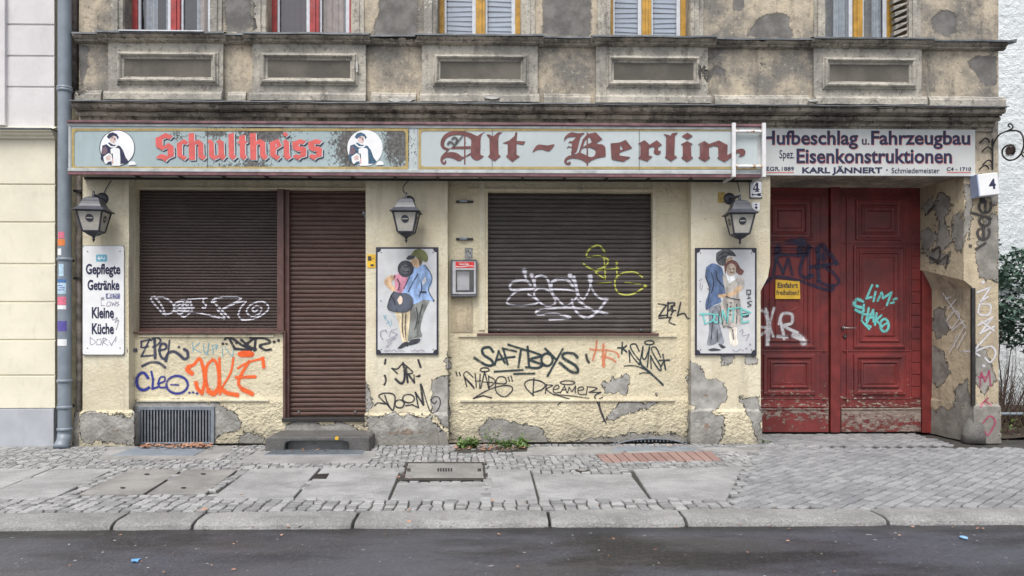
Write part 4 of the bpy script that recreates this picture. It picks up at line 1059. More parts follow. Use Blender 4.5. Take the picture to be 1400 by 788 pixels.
st_pink, st_or, st_blue, st_ltb, st_pur = mk('pink_sticker',(.65,.16,.24)), mk('orange_sticker',(.7,.2,.05)), mk('blue_sticker',(.06,.16,.38)), mk('light_blue_sticker',(.42,.58,.70)), mk('purple_sticker',(.10,.08,.32))
sticker(317,326,-35,25,st_pink,'round pink sticker'); sticker(327,336,-45,30,st_or,'orange and white sticker'); sticker(340,349,-45,0,M['white'],'white sticker with a dark frame'); sticker(361,378,-25,20,st_ltb,'pale blue sticker')
sticker(382,386,-55,40,st_blue,'blue strip sticker'); sticker(387,402,-60,40,st_ltb,'white and blue sticker'); sticker(406,417,-55,40,st_pink,'pink sticker above a white one'); sticker(417.5,423,-55,40,M['white'],'white strip sticker'); sticker(439,453,-55,45,st_pur,'purple sticker'); sticker(464,473,-55,45,M['white'],'pale lower sticker')
for y, a0, a1 in ((390,-40,10),(393,-20,30),(396,-45,25)): sticker(y, y+1.2, a0, a1, st_pur)
op = thing('old_pipe', (X_(106,.06), .06, 0), 'thin rusty old pipe in the gap beside the drainpipe', 'drainpipe')
mb = MB(); x = X_(107.5,.06); mb.tube([(x,.06,.05),(x+.01,.06,1.2),(x,.06,2.3),(x+.005,.06,3.7)], .036, 12); mb.build('pipe', M['oldpipe'], op, smooth=True)
mb = MB(); x = X_(101.5,.08); mb.tube([(x,.08,4.45),(x,.08,8.3)], .05, 12); mb.build('upper_pipe', M['oldpipe'], op, smooth=True)
for y in (262, 381): mb = MB(); z = W(106,y,.06).z; mb.box(X_(101,.02), X_(113,.02), .0, .12, z-.014, z+.014); mb.build('bracket', M['dark'], op)
mb = MB(); mb.gbox(X_(101,.0), X_(113.5,0), .0, .14, 0, W(106,565).z, .05, sides='FLRT'); setpeel(mb.wobble(.03,6).build('mortar_foot', M['pillar'], op), .1)

# ================================================================ MAIN SIGN
YF = -.385
sign = thing('shop_sign', (X_(567,YF), YF, W(567,237,YF).z), 'long pale blue shop sign with gold lines and blackletter lettering', 'shop sign')
zt, zb = Z_(169.5, YF), W(567, 238.5, YF).z
sx0, sx1 = X_(93.5,YF), X_(1041.5,YF)
mb = MB().box(sx0, sx1, YF+.03, -.06, zb+.02, zt-.01); mb.build('sign_box', M['signedge'], sign, bevel=.004)
def strip(name, y0, y1, mat, yy, tt=.03, x0=sx0-.004, x1=sx1+.004):
    return MB().box(x0, x1, yy, yy+tt, W(567,y1,YF).z, W(567,y0,YF).z).build(name, M[mat], sign, bevel=.003)
strip('top_strip', 168, 171.2, 'maroonstrip', YF-.03, .10); strip('edge_profile', 171.5, 175.2, 'signedge', YF-.008); strip('edge_profile', 232.2, 236.6, 'signedge', YF-.012); strip('bottom_strip', 236.8, 241, 'maroonstrip', YF-.006, .06)
for a, b in ((93.5,97),(1036,1041.5)): MB().box(X_(a,YF), X_(b,YF), YF-.004, YF+.03, W(567,232.2,YF).z, W(567,175.2,YF).z).build('edge_profile', M['signedge'], sign, bevel=.003)
def face(name, x0, x1, mat, fn):
    a, b = X_(x0,YF), X_(x1,YF); z0, z1 = W(567,232.3,YF).z, W(567,175,YF).z
    o = MB().gridq((a,YF+.004,z0),(b,YF+.004,z0),(b,YF+.004,z1),(a,YF+.004,z1),.03).build(name, M[mat], sign)
    vals = []
    for v in o.data.vertices:
        u = 700+ (v.co.x-W(700,204,YF).x)*F/(D+YF); w = 175+57*(1-(v.co.z-z0)/(z1-z0)); vals.append(fn(u, w))
    at = o.data.attributes.new('peel','FLOAT','POINT'); at.data.foreach_set('value', vals)
ga = lambda u, w, cx, cy, rx, ry: math.exp(-((u-cx)/rx)**2-((w-cy)/ry)**2)
face('sign_face', 97, 559, 'signblue', lambda u, w: -.50+.42*ga(u,w,375,200,120,60)+.60*ga(u,w,362,182,26,12)+.40*ga(u,w,248,186,16,14)+.40*ga(u,w,296,183,26,10)+.55*ga(u,w,480,200,24,60)+.72*ga(u,w,545,195,28,50)+.25*ga(u,w,300,228,60,7)+.25*ga(u,w,353,226,20,8)+.15*ga(u,w,210,200,20,40))
face('sign_face', 571, 1036, 'signwhite', lambda u, w: -.52+.24*ga(u,w,640,205,130,60)+.12*ga(u,w,660,190,60,30)+.08*ga(u,w,740,190,60,30)-.2*ga(u,w,960,200,120,80)+.30*ga(u,w,874,186,2.5,14)+.25*ga(u,w,672,222,3,8))
face('sign_divider', 559.3, 570.7, 'signwhite', lambda u, w: -.10)
for k, (x0, x1, y0, y1, t) in enumerate(((98,558,175.8,231.5,2.6),(572,1039.5,175.8,231.5,2.6))):
    outer = rc(x0,y0,x1,y1); mid = rc(x0+.9,y0+.9,x1-.9,y1-.9)
    plate('border_line', [{'p':rc(x0,y0,x1,y1),'h':[rrc(x0+3.4,y0+3.4,x1-3.4,y1-3.4,5)]}], ident, YF-.001, .003, M['olive'], sign)
S1, S2 = fr(205,165,11.2), fr(325,165,11.2)
g1 = [[(85,265),(150,240),(235,190),(350,235),(300,285),(235,265),(190,285),(190,370),(215,395),(265,350),(290,345),(360,395),(365,545),(280,580),(235,630),(180,590),(85,572),(155,515),(225,520),(270,550),(270,430),(255,420),(180,455),(90,400)],
 [(412,350),(525,285),(588,335),(548,370),(500,355),(490,380),(490,520),(520,545),(570,555),(520,608),(420,545)],
 [(590,200),(675,190),(680,320),(745,290),(815,345),(820,520),(860,560),(810,605),(740,560),(735,370),(700,360),(690,375),(690,600),(600,605)],
 [(880,320),(920,285),(975,330),(985,520),(1010,550),(1050,520),(1045,350),(1010,320),(1075,290),(1130,330),(1135,520),(1165,550),(1110,608),(1060,565),(975,605),(905,545),(905,350)],
 [(1200,210),(1285,185),(1290,520),(1325,555),(1265,605),(1210,550)]]
g2 = [[(20,240),(110,215),(115,315),(150,325),(135,345),(113,350),(115,520),(140,555),(90,605),(35,560),(30,350),(-5,350),(-5,325),(25,315)],
 [(185,200),(275,190),(280,320),(345,280),(420,330),(425,510),(460,560),(405,605),(345,545),(340,370),(300,360),(285,375),(285,600),(195,600)],
 {'p':[(490,335),(625,280),(675,385),(585,440),(580,520),(655,555),(600,608),(500,540)],'h':[[(580,345),(606,395),(580,415)]]},
 [(690,320),(735,285),(785,325),(790,530),(825,560),(760,605),(705,560),(705,345)],[(680,215),(730,170),(775,220),(735,250)],
 [(835,330),(960,285),(1050,315),(1000,365),(935,355),(935,395),(1000,400),(1050,430),(1045,545),(960,570),(925,605),(840,550),(890,515),(955,535),(965,465),(900,470),(845,430)]]
g2.append([(x+242,y) for x, y in g2[5]])
allg = [[(S1(*p)) for p in q] for q in g1]
for q in g2:
    if isinstance(q, dict): allg.append({'p':[S2(*p) for p in q['p']],'h':[[S2(*p) for p in h] for h in q['h']]})
    else: allg.append([S2(*p) for p in q])
plate('lettering', allg, ident, YF-.0005, .002, M['navy'], sign, 'navy drop shadow of the red lettering', dpx=(2.7,2.1))
plate('lettering', allg, ident, YF-.004, .002, M['signwhite2'] if 'signwhite2' in M else M['board'], sign, 'white edge of the red lettering', dpx=(1.5,1.1))
plate('lettering', allg, ident, YF-.0075, .002, M['letterred'], sign, 'red blackletter word')
A1, A2, A3, A4 = fr(595,170,11.2), fr(720,170,11.2), fr(825,170,11.2), fr(930,165,11.2)
def arcs(c, pts):   # smooth a traced outline
    v = [Vector((x,y,0)) for x, y in pts]; return [(p.x,p.y) for p in cat(v+[v[0]], c)[:-1]]
lt = []
add = lambda f, pts, holes=(), sm=0: lt.append({'p':[f(*p) for p in pts],'h':[[f(*p) for p in h] for h in holes]})
add(A1, arcs(14,[(80,320),(90,240),(150,155),(270,105),(420,108),(540,135),(640,178),(690,150),(765,120),(722,152),(696,230),(694,350),(694,465),(742,490),(645,555),(550,495),(548,350),(548,240),(500,195),(400,168),(270,172),(180,212),(143,275),(143,340),(200,372),(160,396),(108,365)]))
add(A1, [(250,345),(545,335),(545,377),(240,380)])
add(A1, arcs(14,[(235,365),(180,435),(240,425),(330,440),(430,498),(540,440),(545,468),(450,510),(370,566),(280,527),(180,508),(122,540),(120,580),(150,572),(150,545),(172,570),(148,614),(100,600),(78,550),(95,490),(150,430),(215,365)]))
add(A1, rc(442,105,462,612)); 
add(A1, [(785,160),(830,155),(865,180),(890,185),(960,125),(1030,120),(980,160),(965,220),(970,460),(1005,490),(910,568),(805,495),(835,465),(830,220)])
add(A1, [(1030,290),(1130,250),(1215,180),(1230,120),(1258,125),(1245,255),(1380,265),(1350,315),(1245,300),(1245,465),(1295,495),(1180,578),(1085,495),(1110,460),(1110,300)])
add(A2, arcs(20,[(90,430),(105,395),(150,330),(200,312),(320,325),(425,310),(345,410),(240,388),(160,395)]))
add(A2, arcs(14,[(575,265),(580,210),(620,160),(690,125),(780,140),(885,135),(830,190),(800,290),(760,420),(690,470),(682,430),(692,370),(650,350),(612,372),(640,338),(690,345),(693,300),(670,280),(640,290),(660,260),(700,258),(755,195),(690,195),(640,200),(600,225)]))
add(A2, [(690,475),(760,455),(800,430),(825,340),(860,230),(930,150),(1060,125),(1160,230),(1050,300),(1160,310),(1195,335),(1207,370),(1210,495),(1080,520),(1000,550),(930,600),(840,545),(760,525),(690,520),(630,540),(608,570),(620,588),(640,590),(652,568),(680,590),(655,625),(600,615),(572,570),(590,520),(640,485)],
    [[(968,200),(925,205),(880,280),(860,350),(930,310),(1000,275)],[(812,432),(850,370),(900,355),(960,355),(1040,385),(1060,430),(1040,485),(1000,505),(960,500),(880,460)]])
add(A2, rc(918,125,938,632))
add(A3, [(110,295),(250,280),(340,240),(440,365),(245,435),(250,480),(415,505),(310,575),(140,545),(122,520)], [[(255,312),(305,380),(258,400)]])
add(A3, [(525,300),(630,245),(695,300),(700,320),(815,245),(895,315),(840,350),(830,385),(850,412),(880,405),(872,445),(840,468),(800,462),(768,430),(785,370),(760,340),(695,362),(695,480),(750,495),(670,570),(530,520),(565,480),(565,310)])
add(A3, [(920,150),(1005,165),(1020,180),(1050,140),(1140,125),(1095,180),(1085,470),(1130,505),(1035,570),(940,510),(955,480),(960,190)])
add(A3, [(1185,310),(1280,258),(1370,305),(1340,320),(1345,490),(1375,515),(1280,578),(1190,515),(1215,490),(1215,320)]); add(A3, [(1200,182),(1285,130),(1368,182),(1285,235)])
add(A4, [(270,365),(370,312),(440,360),(590,305),(725,375),(720,530),(800,490),(850,455),(900,435),(950,430),(985,450),(1000,485),(985,525),(950,548),(890,550),(920,520),(915,500),(885,490),(820,530),(680,635),(565,575),(585,550),(580,400),(510,385),(437,410),(440,550),(460,570),(375,630),(275,570),(300,550),(300,375)])
plate('lettering', lt, ident, YF-.001, .003, M['lettermaroon'], sign, 'maroon blackletter name')
graffiti('lettering', 'w 30; s 260 225 300 205 335 235 315 290; s 195 305 225 270 275 300 290 335; w 24; L 420 178 305 315', A1, 2, M['lettergrey_p'] if 'lettergrey_p' in M else P['oldblack'], sign, 'bleached curls of the capital A', Y=YF-.004, off=.002)
# roundels with the man holding a mug
lav = m_plain('muted_sleeve', (.16,.10,.13), .5, .3, 40); facec = m_plain('pale_face', (.62,.47,.44), .5, .15, 50); teal_ = m_plain('teal_robe', (.03,.085,.15), .5, .4, 40)
for k, (ox, robe) in enumerate(((130,'navy'),(470,'teal'))):
    f = fr(ox, 172, 13.13); dx = 0 if k == 0 else -14
    fg = lambda pts: [(x+dx,y) for x, y in pts]
    mats = [M['white'], M['navy'] if k == 0 else teal_, lav, facec, M['navy'], M['redthin']]
    mk_ = [{'p':ell(395+dx,400,318,322,40),'m':4 if k == 0 else 0},{'p':ell(398+dx,400,306,311,40),'m':0},
     {'p':fg([(130,360),(225,325),(250,300),(330,345),(400,345),(450,370),(500,440),(550,570),(600,640),(560,680),(450,690),(300,690),(190,690),(100,600),(115,480)]),'m':1},
     {'p':fg([(130,400),(190,370),(225,440),(205,510),(122,520)]),'m':2},
     {'p':fg([(258,230),(320,180),(372,210),(382,270),(340,322),(280,292)]),'m':3},
     {'p':fg([(210,205),(250,140),(320,120),(390,150),(428,210),(400,250),(385,200),(330,180),(275,215),(252,242)]),'m':4 if k == 0 else 1},
     {'p':fg([(205,335),(235,320),(285,368),(350,372),(400,338),(422,352),(365,398),(275,390)]),'m':0},
     {'p':fg([(278,430),(300,405),(345,398),(420,405),(445,430),(455,600),(455,720),(310,722),(290,600)]),'m':0},
     {'p':fg([(150,560),(250,490),(295,540),(290,640),(240,650),(200,692),(165,660)]),'m':0},{'p':fg([(185,575),(250,520),(285,555),(280,620),(215,630)]),'m':3},
     {'p':fg([(292,500),(318,500),(326,590),(312,590)]),'m':4},{'p':fg([(312,595),(326,595),(328,680),(312,685)]),'m':5},
     {'p':fg([(590,712),(620,650),(660,638),(715,648),(738,702)]),'m':0},{'p':fg([(345,228),(366,236),(362,262),(344,250)]),'m':4},{'p':fg([(295,205),(330,200),(325,212),(298,216)]),'m':4}]
    plate('roundel', mk_, f, YF-.002, .003, mats, sign, ['white roundel of a man in a dark hat with a mug, left end','white roundel of a man in a dark hat with a mug, middle of the sign'][k], lift=.0004)
# underside with ribs
mb = MB().face([(sx0,YF+.05,zb+.015),(sx1,YF+.05,zb+.015),(sx1,-.002,zb+.015),(sx0,-.002,zb+.015)]); mb.build('underside', M['soffit'], sign)
for k in range(15):
    x = X_(175,YF)+k*(X_(1010,YF)-X_(175,YF))/14.0*1.0
    MB().box(x-.012, x+.012, YF+.055, -.004, zb-.004, zb+.02).build('rib', M['dark'], sign)
MB().box(sx0, sx1, -.03, -.002, zb-.012, zb+.014).build('rear_rail', M['dark'], sign)
# seams of the sign sheets
for x in (283.5, 474, 673, 874): MB().box(X_(x,YF)-.003, X_(x,YF)+.003, YF-.0015, YF+.01, W(567,232,YF).z, W(567,172,YF).z).build('seam', M['lettergrey'], sign)

br = thing('ladder_bracket', (X_(1024,-.44), -.44, W(1024,240,-.44).z), 'white rusting ladder shaped bracket over the right end of the long sign', 'bracket')
yb = -.45
for x0, x1 in ((1001.3,1006.3),(1042.5,1047.5)):
    mb = MB().box(X_(x0,yb), X_(x1,yb), yb, yb+.04, W(1024,242,yb).z, W(1024,168,yb).z); mb.box(X_(x0,yb)+.004, X_(x1,yb)-.004, yb+.02, -.02, W(1024,242,yb).z, W(1024,242,yb).z+.03)
    mb.build('rail', m_plain('white_bracket_paint', (.66,.66,.67), .5, .08, 8, bump=.001, dirt=.3, dcol=(.35,.28,.22)), br, bevel=.004)
for y in (179.5, 227.3): MB().tube([(X_(1005,yb),yb+.02,W(1024,y,yb).z),(X_(1043,yb),yb+.02,W(1024,y,yb).z)], .022, 10).build('rung', M['rustwhite'], br)

# ================================================================ SMITH'S SIGN
ysm = -.045
sm = thing('smith_sign', (X_(1185), ysm, W(1185,240,ysm).z), 'white sign with navy lettering above the red gate', 'sign')
MB().box(X_(1030,ysm), X_(1333.5,ysm), ysm, -.002, W(1185,240.5,ysm).z, W(1185,176.5,ysm).z).build('panel', M['signpanel'], sm, bevel=.004)
yt = ysm-.003
rd = dict(mat=M['redthin'], parent=sm, Y=ysm-.0005, th=.001, dpx=(.8,1.2))
for mt, dd in (('redthin',(.7,1.0)),('navy',(0,0))):
    yy = ysm-.0006 if mt == 'redthin' else yt; n = 'lettering'
    text(n, 'Hufbeschlag', 1042.5, 1173, 198, 178.7, yy, M[mt], sm, bold=.022, th=.0015, dpx=dd); text(n, 'Fahrzeugbau', 1191, 1326.3, 198, 178.9, yy, M[mt], sm, bold=.022, th=.0015, dpx=dd)
    text(n, 'Eisenkonstruktionen', 1089, 1301.4, 223.4, 203.4, yy, M[mt], sm, bold=.024, th=.0015, dpx=dd)
    text(n, 'u.', 1178.5, 1188.5, 198, 186.2, yy, M[mt], sm, bold=.012, th=.0015, dpx=(dd[0]*.5,dd[1]*.5))
text('lettering', 'Spez.', 1065.7, 1085.9, 216.6, 205.4, yt, M['navy'], sm, bold=.004)
text('lettering', 'GEGR.1889', 1041, 1085.5, 233.5, 228.3, yt, M['navy'], sm, bold=.006)
text('lettering', 'KARL JÄNNERT', 1096.8, 1206.3, 236.9, 229, yt, M['navy'], sm, bold=.03)
text('lettering', 'Schmiedemeister', 1218.9, 1284.6, 236.9, 229.6, yt, M['navy'], sm, bold=.0)
text('lettering', 'C4 - 1710', 1294.3, 1327.7, 233.8, 228.9, yt, M['navy'], sm, bold=.012)
plate('lettering', [ell(1212.6,232.6,1.1,1.1,10)], ident, yt, .002, M['navy'], sm)
plate('underline', [rc(1041,235.3,1085.5,236.7)], ident, yt, .002, M['redthin'], sm); plate('underline', [rc(1294.6,235.2,1327.6,236.6)], ident, yt, .002, M['redthin'], sm)
# faint grime where dirt ran under the edge is in the panel paint

# house number lamp
nl = thing('number_lamp', W(1346,254,-.09), 'tilted white box lamp with house number 4 on the gate pillar corner', 'lamp'); nl.rotation_euler = (0, R(-6), R(-4))
MB().box(-.135,.135,-.09,.09,-.145,.145).build('lamp_box', M['white'], nl, bevel=.012, local=True)
MB().box(-.137,-.12,-.093,.093,-.147,.147).build('side_panel', m_plain('bluish_lamp_side', (.30,.36,.52), .4), nl, bevel=.004, local=True)
me = fontmesh('4', .03); xs = [v.co.x for v in me.vertices]; ys = [v.co.y for v in me.vertices]
for v in me.vertices: v.co = ((v.co.x-min(xs))/(max(xs)-min(xs))*.085+.005, -.091-(.002 if v.co.z > 0 else 0), (v.co.y-min(ys))/(max(ys)-min(ys))*.135-.068)
me.materials.clear(); link('numeral', me, M['navy'], nl, local=True)
MB().box(-.03,.03,.07,.11,-.2,.17).build('wall_mount', M['dark'], nl, local=True)

# scrolled iron bracket standing out from the pillar corner
X0 = X_(1357); fi = fr(1355,150,7.156); wx = lambda x, y: WX(*fi(x, y), X0)
ib = thing('scroll_bracket', (X0, 0, wx(20,380).z), 'wrought iron scroll bracket with a flower at the right edge', 'bracket')
def sm_(pts, st=.02): return cat([wx(*p) for p in pts], st)
mb = MB(); q = sm_([(5,430),(15,370),(40,300),(90,240),(170,205),(212,180),(205,148),(178,140),(168,160),(185,172)]); mb.tube(q, .010, 8); mb.build('upper_scroll', M['dark'], ib, smooth=True)
mb = MB(); q = sm_([(150,215),(180,208),(250,208),(300,240),(322,320),(300,420),(240,482),(170,495),(118,455),(110,400),(145,358),(190,346),(215,352)]); mb.tube(q, .011, 8); mb.build('ring_scroll', M['dark'], ib, smooth=True)
mb = MB(); q = sm_([(300,430),(315,460),(345,450),(350,420),(330,410),(320,425)]); mb.tube(q, .010, 8); q = sm_([(322,330),(345,260),(400,230),(460,260)]); mb.tube(q, .011, 8); mb.build('outer_scroll', M['dark'], ib, smooth=True)
mb = MB(); c = wx(190,402)
for k in range(16):
    a = k*2*math.pi/16; dv = Vector((0, math.cos(a), math.sin(a))); n_ = Vector((0,-math.sin(a),math.cos(a)))
    for sx in (-.03, .03): mb.face([c+n_*.014+Vector((sx*.3,0,0)), c+dv*.045+n_*.012+Vector((sx,0,0)), c+dv*.088+Vector((sx*.6,0,0)), c+dv*.045-n_*.012+Vector((sx,0,0)), c-n_*.014+Vector((sx*.3,0,0))])
mb.lathe(c, [(.03,-.03),(.034,0),(.02,.03)], 10); mb.build('flower', m_plain('rusty_iron_flower', (.055,.035,.03), .6, .5, 30), ib, weld=False)
mb = MB(); 
for px_, py_ in ((1346,192),(1349,204),(1350,222),(1345,229)):
    c = W(px_, py_, -.03); mb.tube(cat([c+Vector((-.05,.02,-.03)), c+Vector((-.01,-.02,.02)), c+Vector((.05,.0,.01)), c+Vector((.07,.0,-.03))], .02), [.006,.012,.014,.01,.008,.012,.008,.006,.004][:len(cat([c+Vector((-.05,.02,-.03)), c+Vector((-.01,-.02,.02)), c+Vector((.05,.0,.01)), c+Vector((.07,.0,-.03))], .02))] if False else .010, 6)
mb.tube([W(1357,190,-.012), W(1357,232,-.012)], .012, 6); mb.build('wall_leaves', M['dark'], ib)

# ================================================================ LANTERNS
def lantern(xc, ze, mount, rot, lab, cable):
    t = thing('wall_lantern', (xc, -.30, ze), lab, 'lantern', 'black lanterns on the shop front'); t.rotation_euler = (0, 0, R(rot))
    def loft(mb, prof):
        prev = None
        for h, z in prof:
            i = len(mb.v); mb.v += [(-h,-h,z),(h,-h,z),(h,h,z),(-h,h,z)]
            if prev is None: mb.f.append((i+3,i+2,i+1,i)); mb.mi.append(0)
            else:
                for k in range(4): j = (k+1) % 4; mb.f.append((prev+k,prev+j,i+j,i+k)); mb.mi.append(0)
            prev = i
        mb.f.append((prev,prev+1,prev+2,prev+3)); mb.mi.append(0); return mb
    loft(MB(), [(.186,-.006),(.188,.006),(.165,.020),(.135,.050),(.118,.080),(.112,.098),(.108,.105),(.100,.135),(.080,.160),(.045,.175),(.02,.18)]).build('cap', M['black'], t, bevel=.005, local=True)
    g0, g1, zg_ = .150, .098, -.25
    mb = MB()
    for sx, sy in ((-1,-1),(1,-1),(1,1),(-1,1)): mb.tube([(sx*g0,sy*g0,-.005),(sx*g1,sy*g1,zg_)], .0115, 6)
    for s_, z in ((g0,-.010),(g1,zg_)):
        for a, b in (((-1,-1),(1,-1)),((1,-1),(1,1)),((1,1),(-1,1)),((-1,1),(-1,-1))): mb.tube([(a[0]*s_,a[1]*s_,z),(b[0]*s_,b[1]*s_,z)], .007, 6)
    mb.build('frame', M['black'], t, local=True)
    k_ = .985
    for a, b in (((-1,-1),(1,-1)),((1,-1),(1,1)),((1,1),(-1,1)),((-1,1),(-1,-1))):
        p = MB().face([(a[0]*g1*k_,a[1]*g1*k_,zg_),(b[0]*g1*k_,b[1]*g1*k_,zg_),(b[0]*g0*k_,b[1]*g0*k_,-.008),(a[0]*g0*k_,a[1]*g0*k_,-.008)]).build('pane', M['frost'], t, local=True)
        if a[1] == -1 or b[1] == -1:
            m = Vector(((a[0]+b[0])/2, (a[1]+b[1])/2, 0)); nn = m.normalized(); sd_ = Vector((-nn.y, nn.x, 0)); c = m*(.128) + Vector((0,0,-.098)); tl = (nn*(.052)+Vector((0,0,.242))).normalized()
            mb = MB(); e = [c+nn*.004+sd_*(.047*math.cos(q*.2618))+tl*(.047*math.sin(q*.2618)) for q in range(24)]; mb.prism(e, nn*.002)
            em = mb.build('emblem', M['black'], p); em.location = (0,0,0)
            mb = MB(); o_ = c+nn*.0075
            for v0, v1 in ((-.006,.006),): mb.face([o_+sd_*-.036+tl*v0, o_+sd_*.036+tl*v0, o_+sd_*.036+tl*v1, o_+sd_*-.036+tl*v1])
            em2 = mb.build('emblem', M['frost'], p); em2.location = (0,0,0)
    loft(MB(), [(.02,-.315),(.055,-.295),(.07,-.280),(.102,-.262),(.104,-.25)]).build('base', M['black'], t, bevel=.004, local=True)
    MB().lathe((0,0,0), [(.004,-.385),(.010,-.37),(.018,-.352),(.010,-.338),(.020,-.325),(.012,-.31)], 10).build('finial', M['black'], t, local=True, smooth=True)
    R3 = t.rotation_euler.to_matrix().inverted(); L = lambda p: R3 @ (Vector(p)-t.location)
    m = Vector(mount); MB().lathe((0,0,0), [(.078,-.004),(.078,.010),(.060,.028),(.035,.035)], 20, ax='y').build('wall_plate', M['black'], t, local=True, smooth=False).location = L((m.x, 0, m.z))
    mb = MB().tube(cat([L((m.x,-.02,m.z)), L((m.x*.6+xc*.4,-.12,m.z-.02)), L((xc,-.22,m.z-.005)), Vector((0,.0,.20)), Vector((0,0,.165))], .03), .016, 10); mb.tube([(0,0,.16),(0,0,.235)], [.022,.012], 10); mb.lathe((0,0,.245), [(.006,-.012),(.014,0),(.006,.012)], 10); mb.build('arm', M['black'], t, local=True, smooth=True)
    MB().tube([L(p) for p in cat([Vector(p) for p in cable], .04)], .006, 6).build('cable', M['black'], t, local=True)
    return t
yl = -.485
zl = Z_(289.5, -.40)
lan1x = (X_(98,yl)+.186+X_(157,-.115)-.186)/2; lan3x = (X_(988,-.115)+.186+X_(1036,yl)-.186)/2; lan2x = (X_(533,yl)+.186+X_(573,yl)-.186)/2
lantern(lan1x, zl, W(140,272), 7, 'black lantern above the menu board', [W(141,268,-.02), W(145,258,-.015), W(152,247,-.03)])
lantern(lan2x, zl, W(559,276), 0, 'black lantern above the poster of the man in the green cap', [W(553,264,-.2), W(551,256,-.1), W(560,246,-.03)])
lantern(lan3x, zl-.012, W(997,272), -3, 'black lantern above the poster of the woman with red brown hair', [W(1011,262,-.22), W(1008,250,-.1), W(1001,246,-.03)])

# ================================================================ MENU BOARD, POSTERS, DISPLAY CASE, PLATES
ym = -.03; FM = fr(60,240,3.033)
mn = thing('menu_board', (X_(141,ym), ym, W(141,485,ym).z), 'tall white board with navy German lettering on the left pilaster', 'sign')
pg = rrc(113.2,336.6,169.2,485,3)
plate('backing', [rrc(112.6,336,169.8,485.7,1.5)], ident, ym+.016, .012, M['galv'], mn); plate('board', [pg], ident, ym, .012, M['white'], mn)
for s_, x0, x1, b, c in (('Gepflegte',174,317,410,367),('Getränke',181,313,475.5,433),('Kleine',199,290,592,546),('Küche',199,290,658,613)): text('lettering', s_, x0, x1, b, c, ym-.002, M['navy'], mn, FM, bold=.028)
plate('badge', [{'p':rrc(216,328,262,358,6)},{'p':[(222,346),(228,334),(233,346),(240,336),(246,346),(256,335),(250,350),(240,343),(230,351)],'m':1}], FM, ym-.002, .002, [m_plain('light_blue_badge', (.16,.42,.55), .4), M['white']], mn)
graffiti('scribble', 'w 3; L 262 494 262 508 272 508; e 279 501 4 6; L 288 508 288 494 295 508 295 494; e 303 501 4 6; L 311 494 311 508; w 1.5; L 258 491 315 491 315 511 258 511 258 491', FM, .8, P['blue'], mn, Y=ym, off=.0025)
graffiti('scribble', 'd 243 511 6; w 3; L 238 520 238 540 252 540; s 265 525 260 540 275 540 276 525 266 525; L 282 525 284 540 290 530 295 540 300 523; s 310 525 302 530 312 536 302 542', FM, .9, P['pencil'], mn, Y=ym, off=.0025)
graffiti('scribble', 'w 3; s 192 672 195 702 215 690 192 672; s 222 680 218 700 236 700 236 680 222 680; L 243 705 246 675; s 246 675 262 680 246 690 266 705; L 270 685 280 705 300 670 298 690; s 290 575 285 600 305 590 295 610 310 600 300 640', FM, .8, P['pencil'], mn, Y=ym, off=.0025)
mb = MB()
for x, y in ((181,315),(316,315),(181,716),(316,716)): mb.lathe(W(*FM(x,y), ym-.001), [(.009,-.004),(.009,.002),(.004,.004)], 8, ax='y')
mb.build('screws', M['galv'], mn)

pc = {}
def pm(n, c): 
    if n not in pc:
        q = NT('painted_'+n); k = q.mix(q.ramp(q.noise(11, 5, .6, stretch=(1.3, 1, .5)), .36, .64), sc(c, .62), sc(c, 1.3)); k = q.mix(q.math('MULTIPLY', q.ramp(q.noise(45, 4, .7), .5, .62), .3), k, sc(c, 1.5)); pc[n] = q.fin(k, .55)
    return pc[n]
def poster(FP, box, lab, layers, extra):
    yp = -.028; x0, y0, x1, y1 = box
    a, b = FP((x0), (y0)), FP(x1, y1); cx = (a[0]+b[0])/2
    t = thing('painted_poster', (X_(cx,yp), yp, W(cx,b[1],yp).z), lab, 'poster', 'painted boards of embracing couples')
    fr_ = plate('frame', [{'p':rc(x0,y0,x1,y1)}], FP, yp+.004, .022, M['navydark'], t)
    ins = 11; ix0, iy0, ix1, iy1 = x0+ins, y0+ins, x1-ins, y1-ins; c = 22
    cr = lambda cx_, cy_, a0: [(cx_+c*math.cos(R(a0+k*18)), cy_+c*math.sin(R(a0+k*18))) for k in range(6)]
    bd = plate('board', [cr(ix0,iy0,0)[::-1]+cr(ix1,iy0,90)[::-1]+cr(ix1,iy1,180)[::-1]+cr(ix0,iy1,270)[::-1]], FP, yp, .004, M['board'], t)
    mats = []; polys = []
    for nm, col, pts in layers:
        m = pm(nm, col)
        if m not in mats: mats.append(m)
        polys.append({'p':arcs(9, pts) if len(pts) < 22 else pts, 'm':mats.index(m)})
    plate('painting', polys, FP, yp-.0012, .0012, mats, t, lift=.00025)
    for nm, txt, w, mt in extra: graffiti(nm, txt, FP, w, P[mt], t, Y=yp-.001, off=.0075)
    mb = MB()
    for x, y in ((ix0+22,iy0+22),(ix1-22,iy0+22),(ix0+20,(y0+y1)/2),(ix1-20,(y0+y1)/2),(ix0+22,iy1-22),(ix1-22,iy1-22)): mb.lathe(W(*FP(x,y), yp), [(.008,-.004),(.008,.003),(.004,.005)], 8, ax='y')
    mb.build('screws', M['dark'], t)
    return t
SK = ('skin', (.58,.39,.24)); DK = ('charcoal', (.045,.047,.06)); NV = ('inkblue', (.05,.09,.22))
F1 = fr(500,330,4.636)
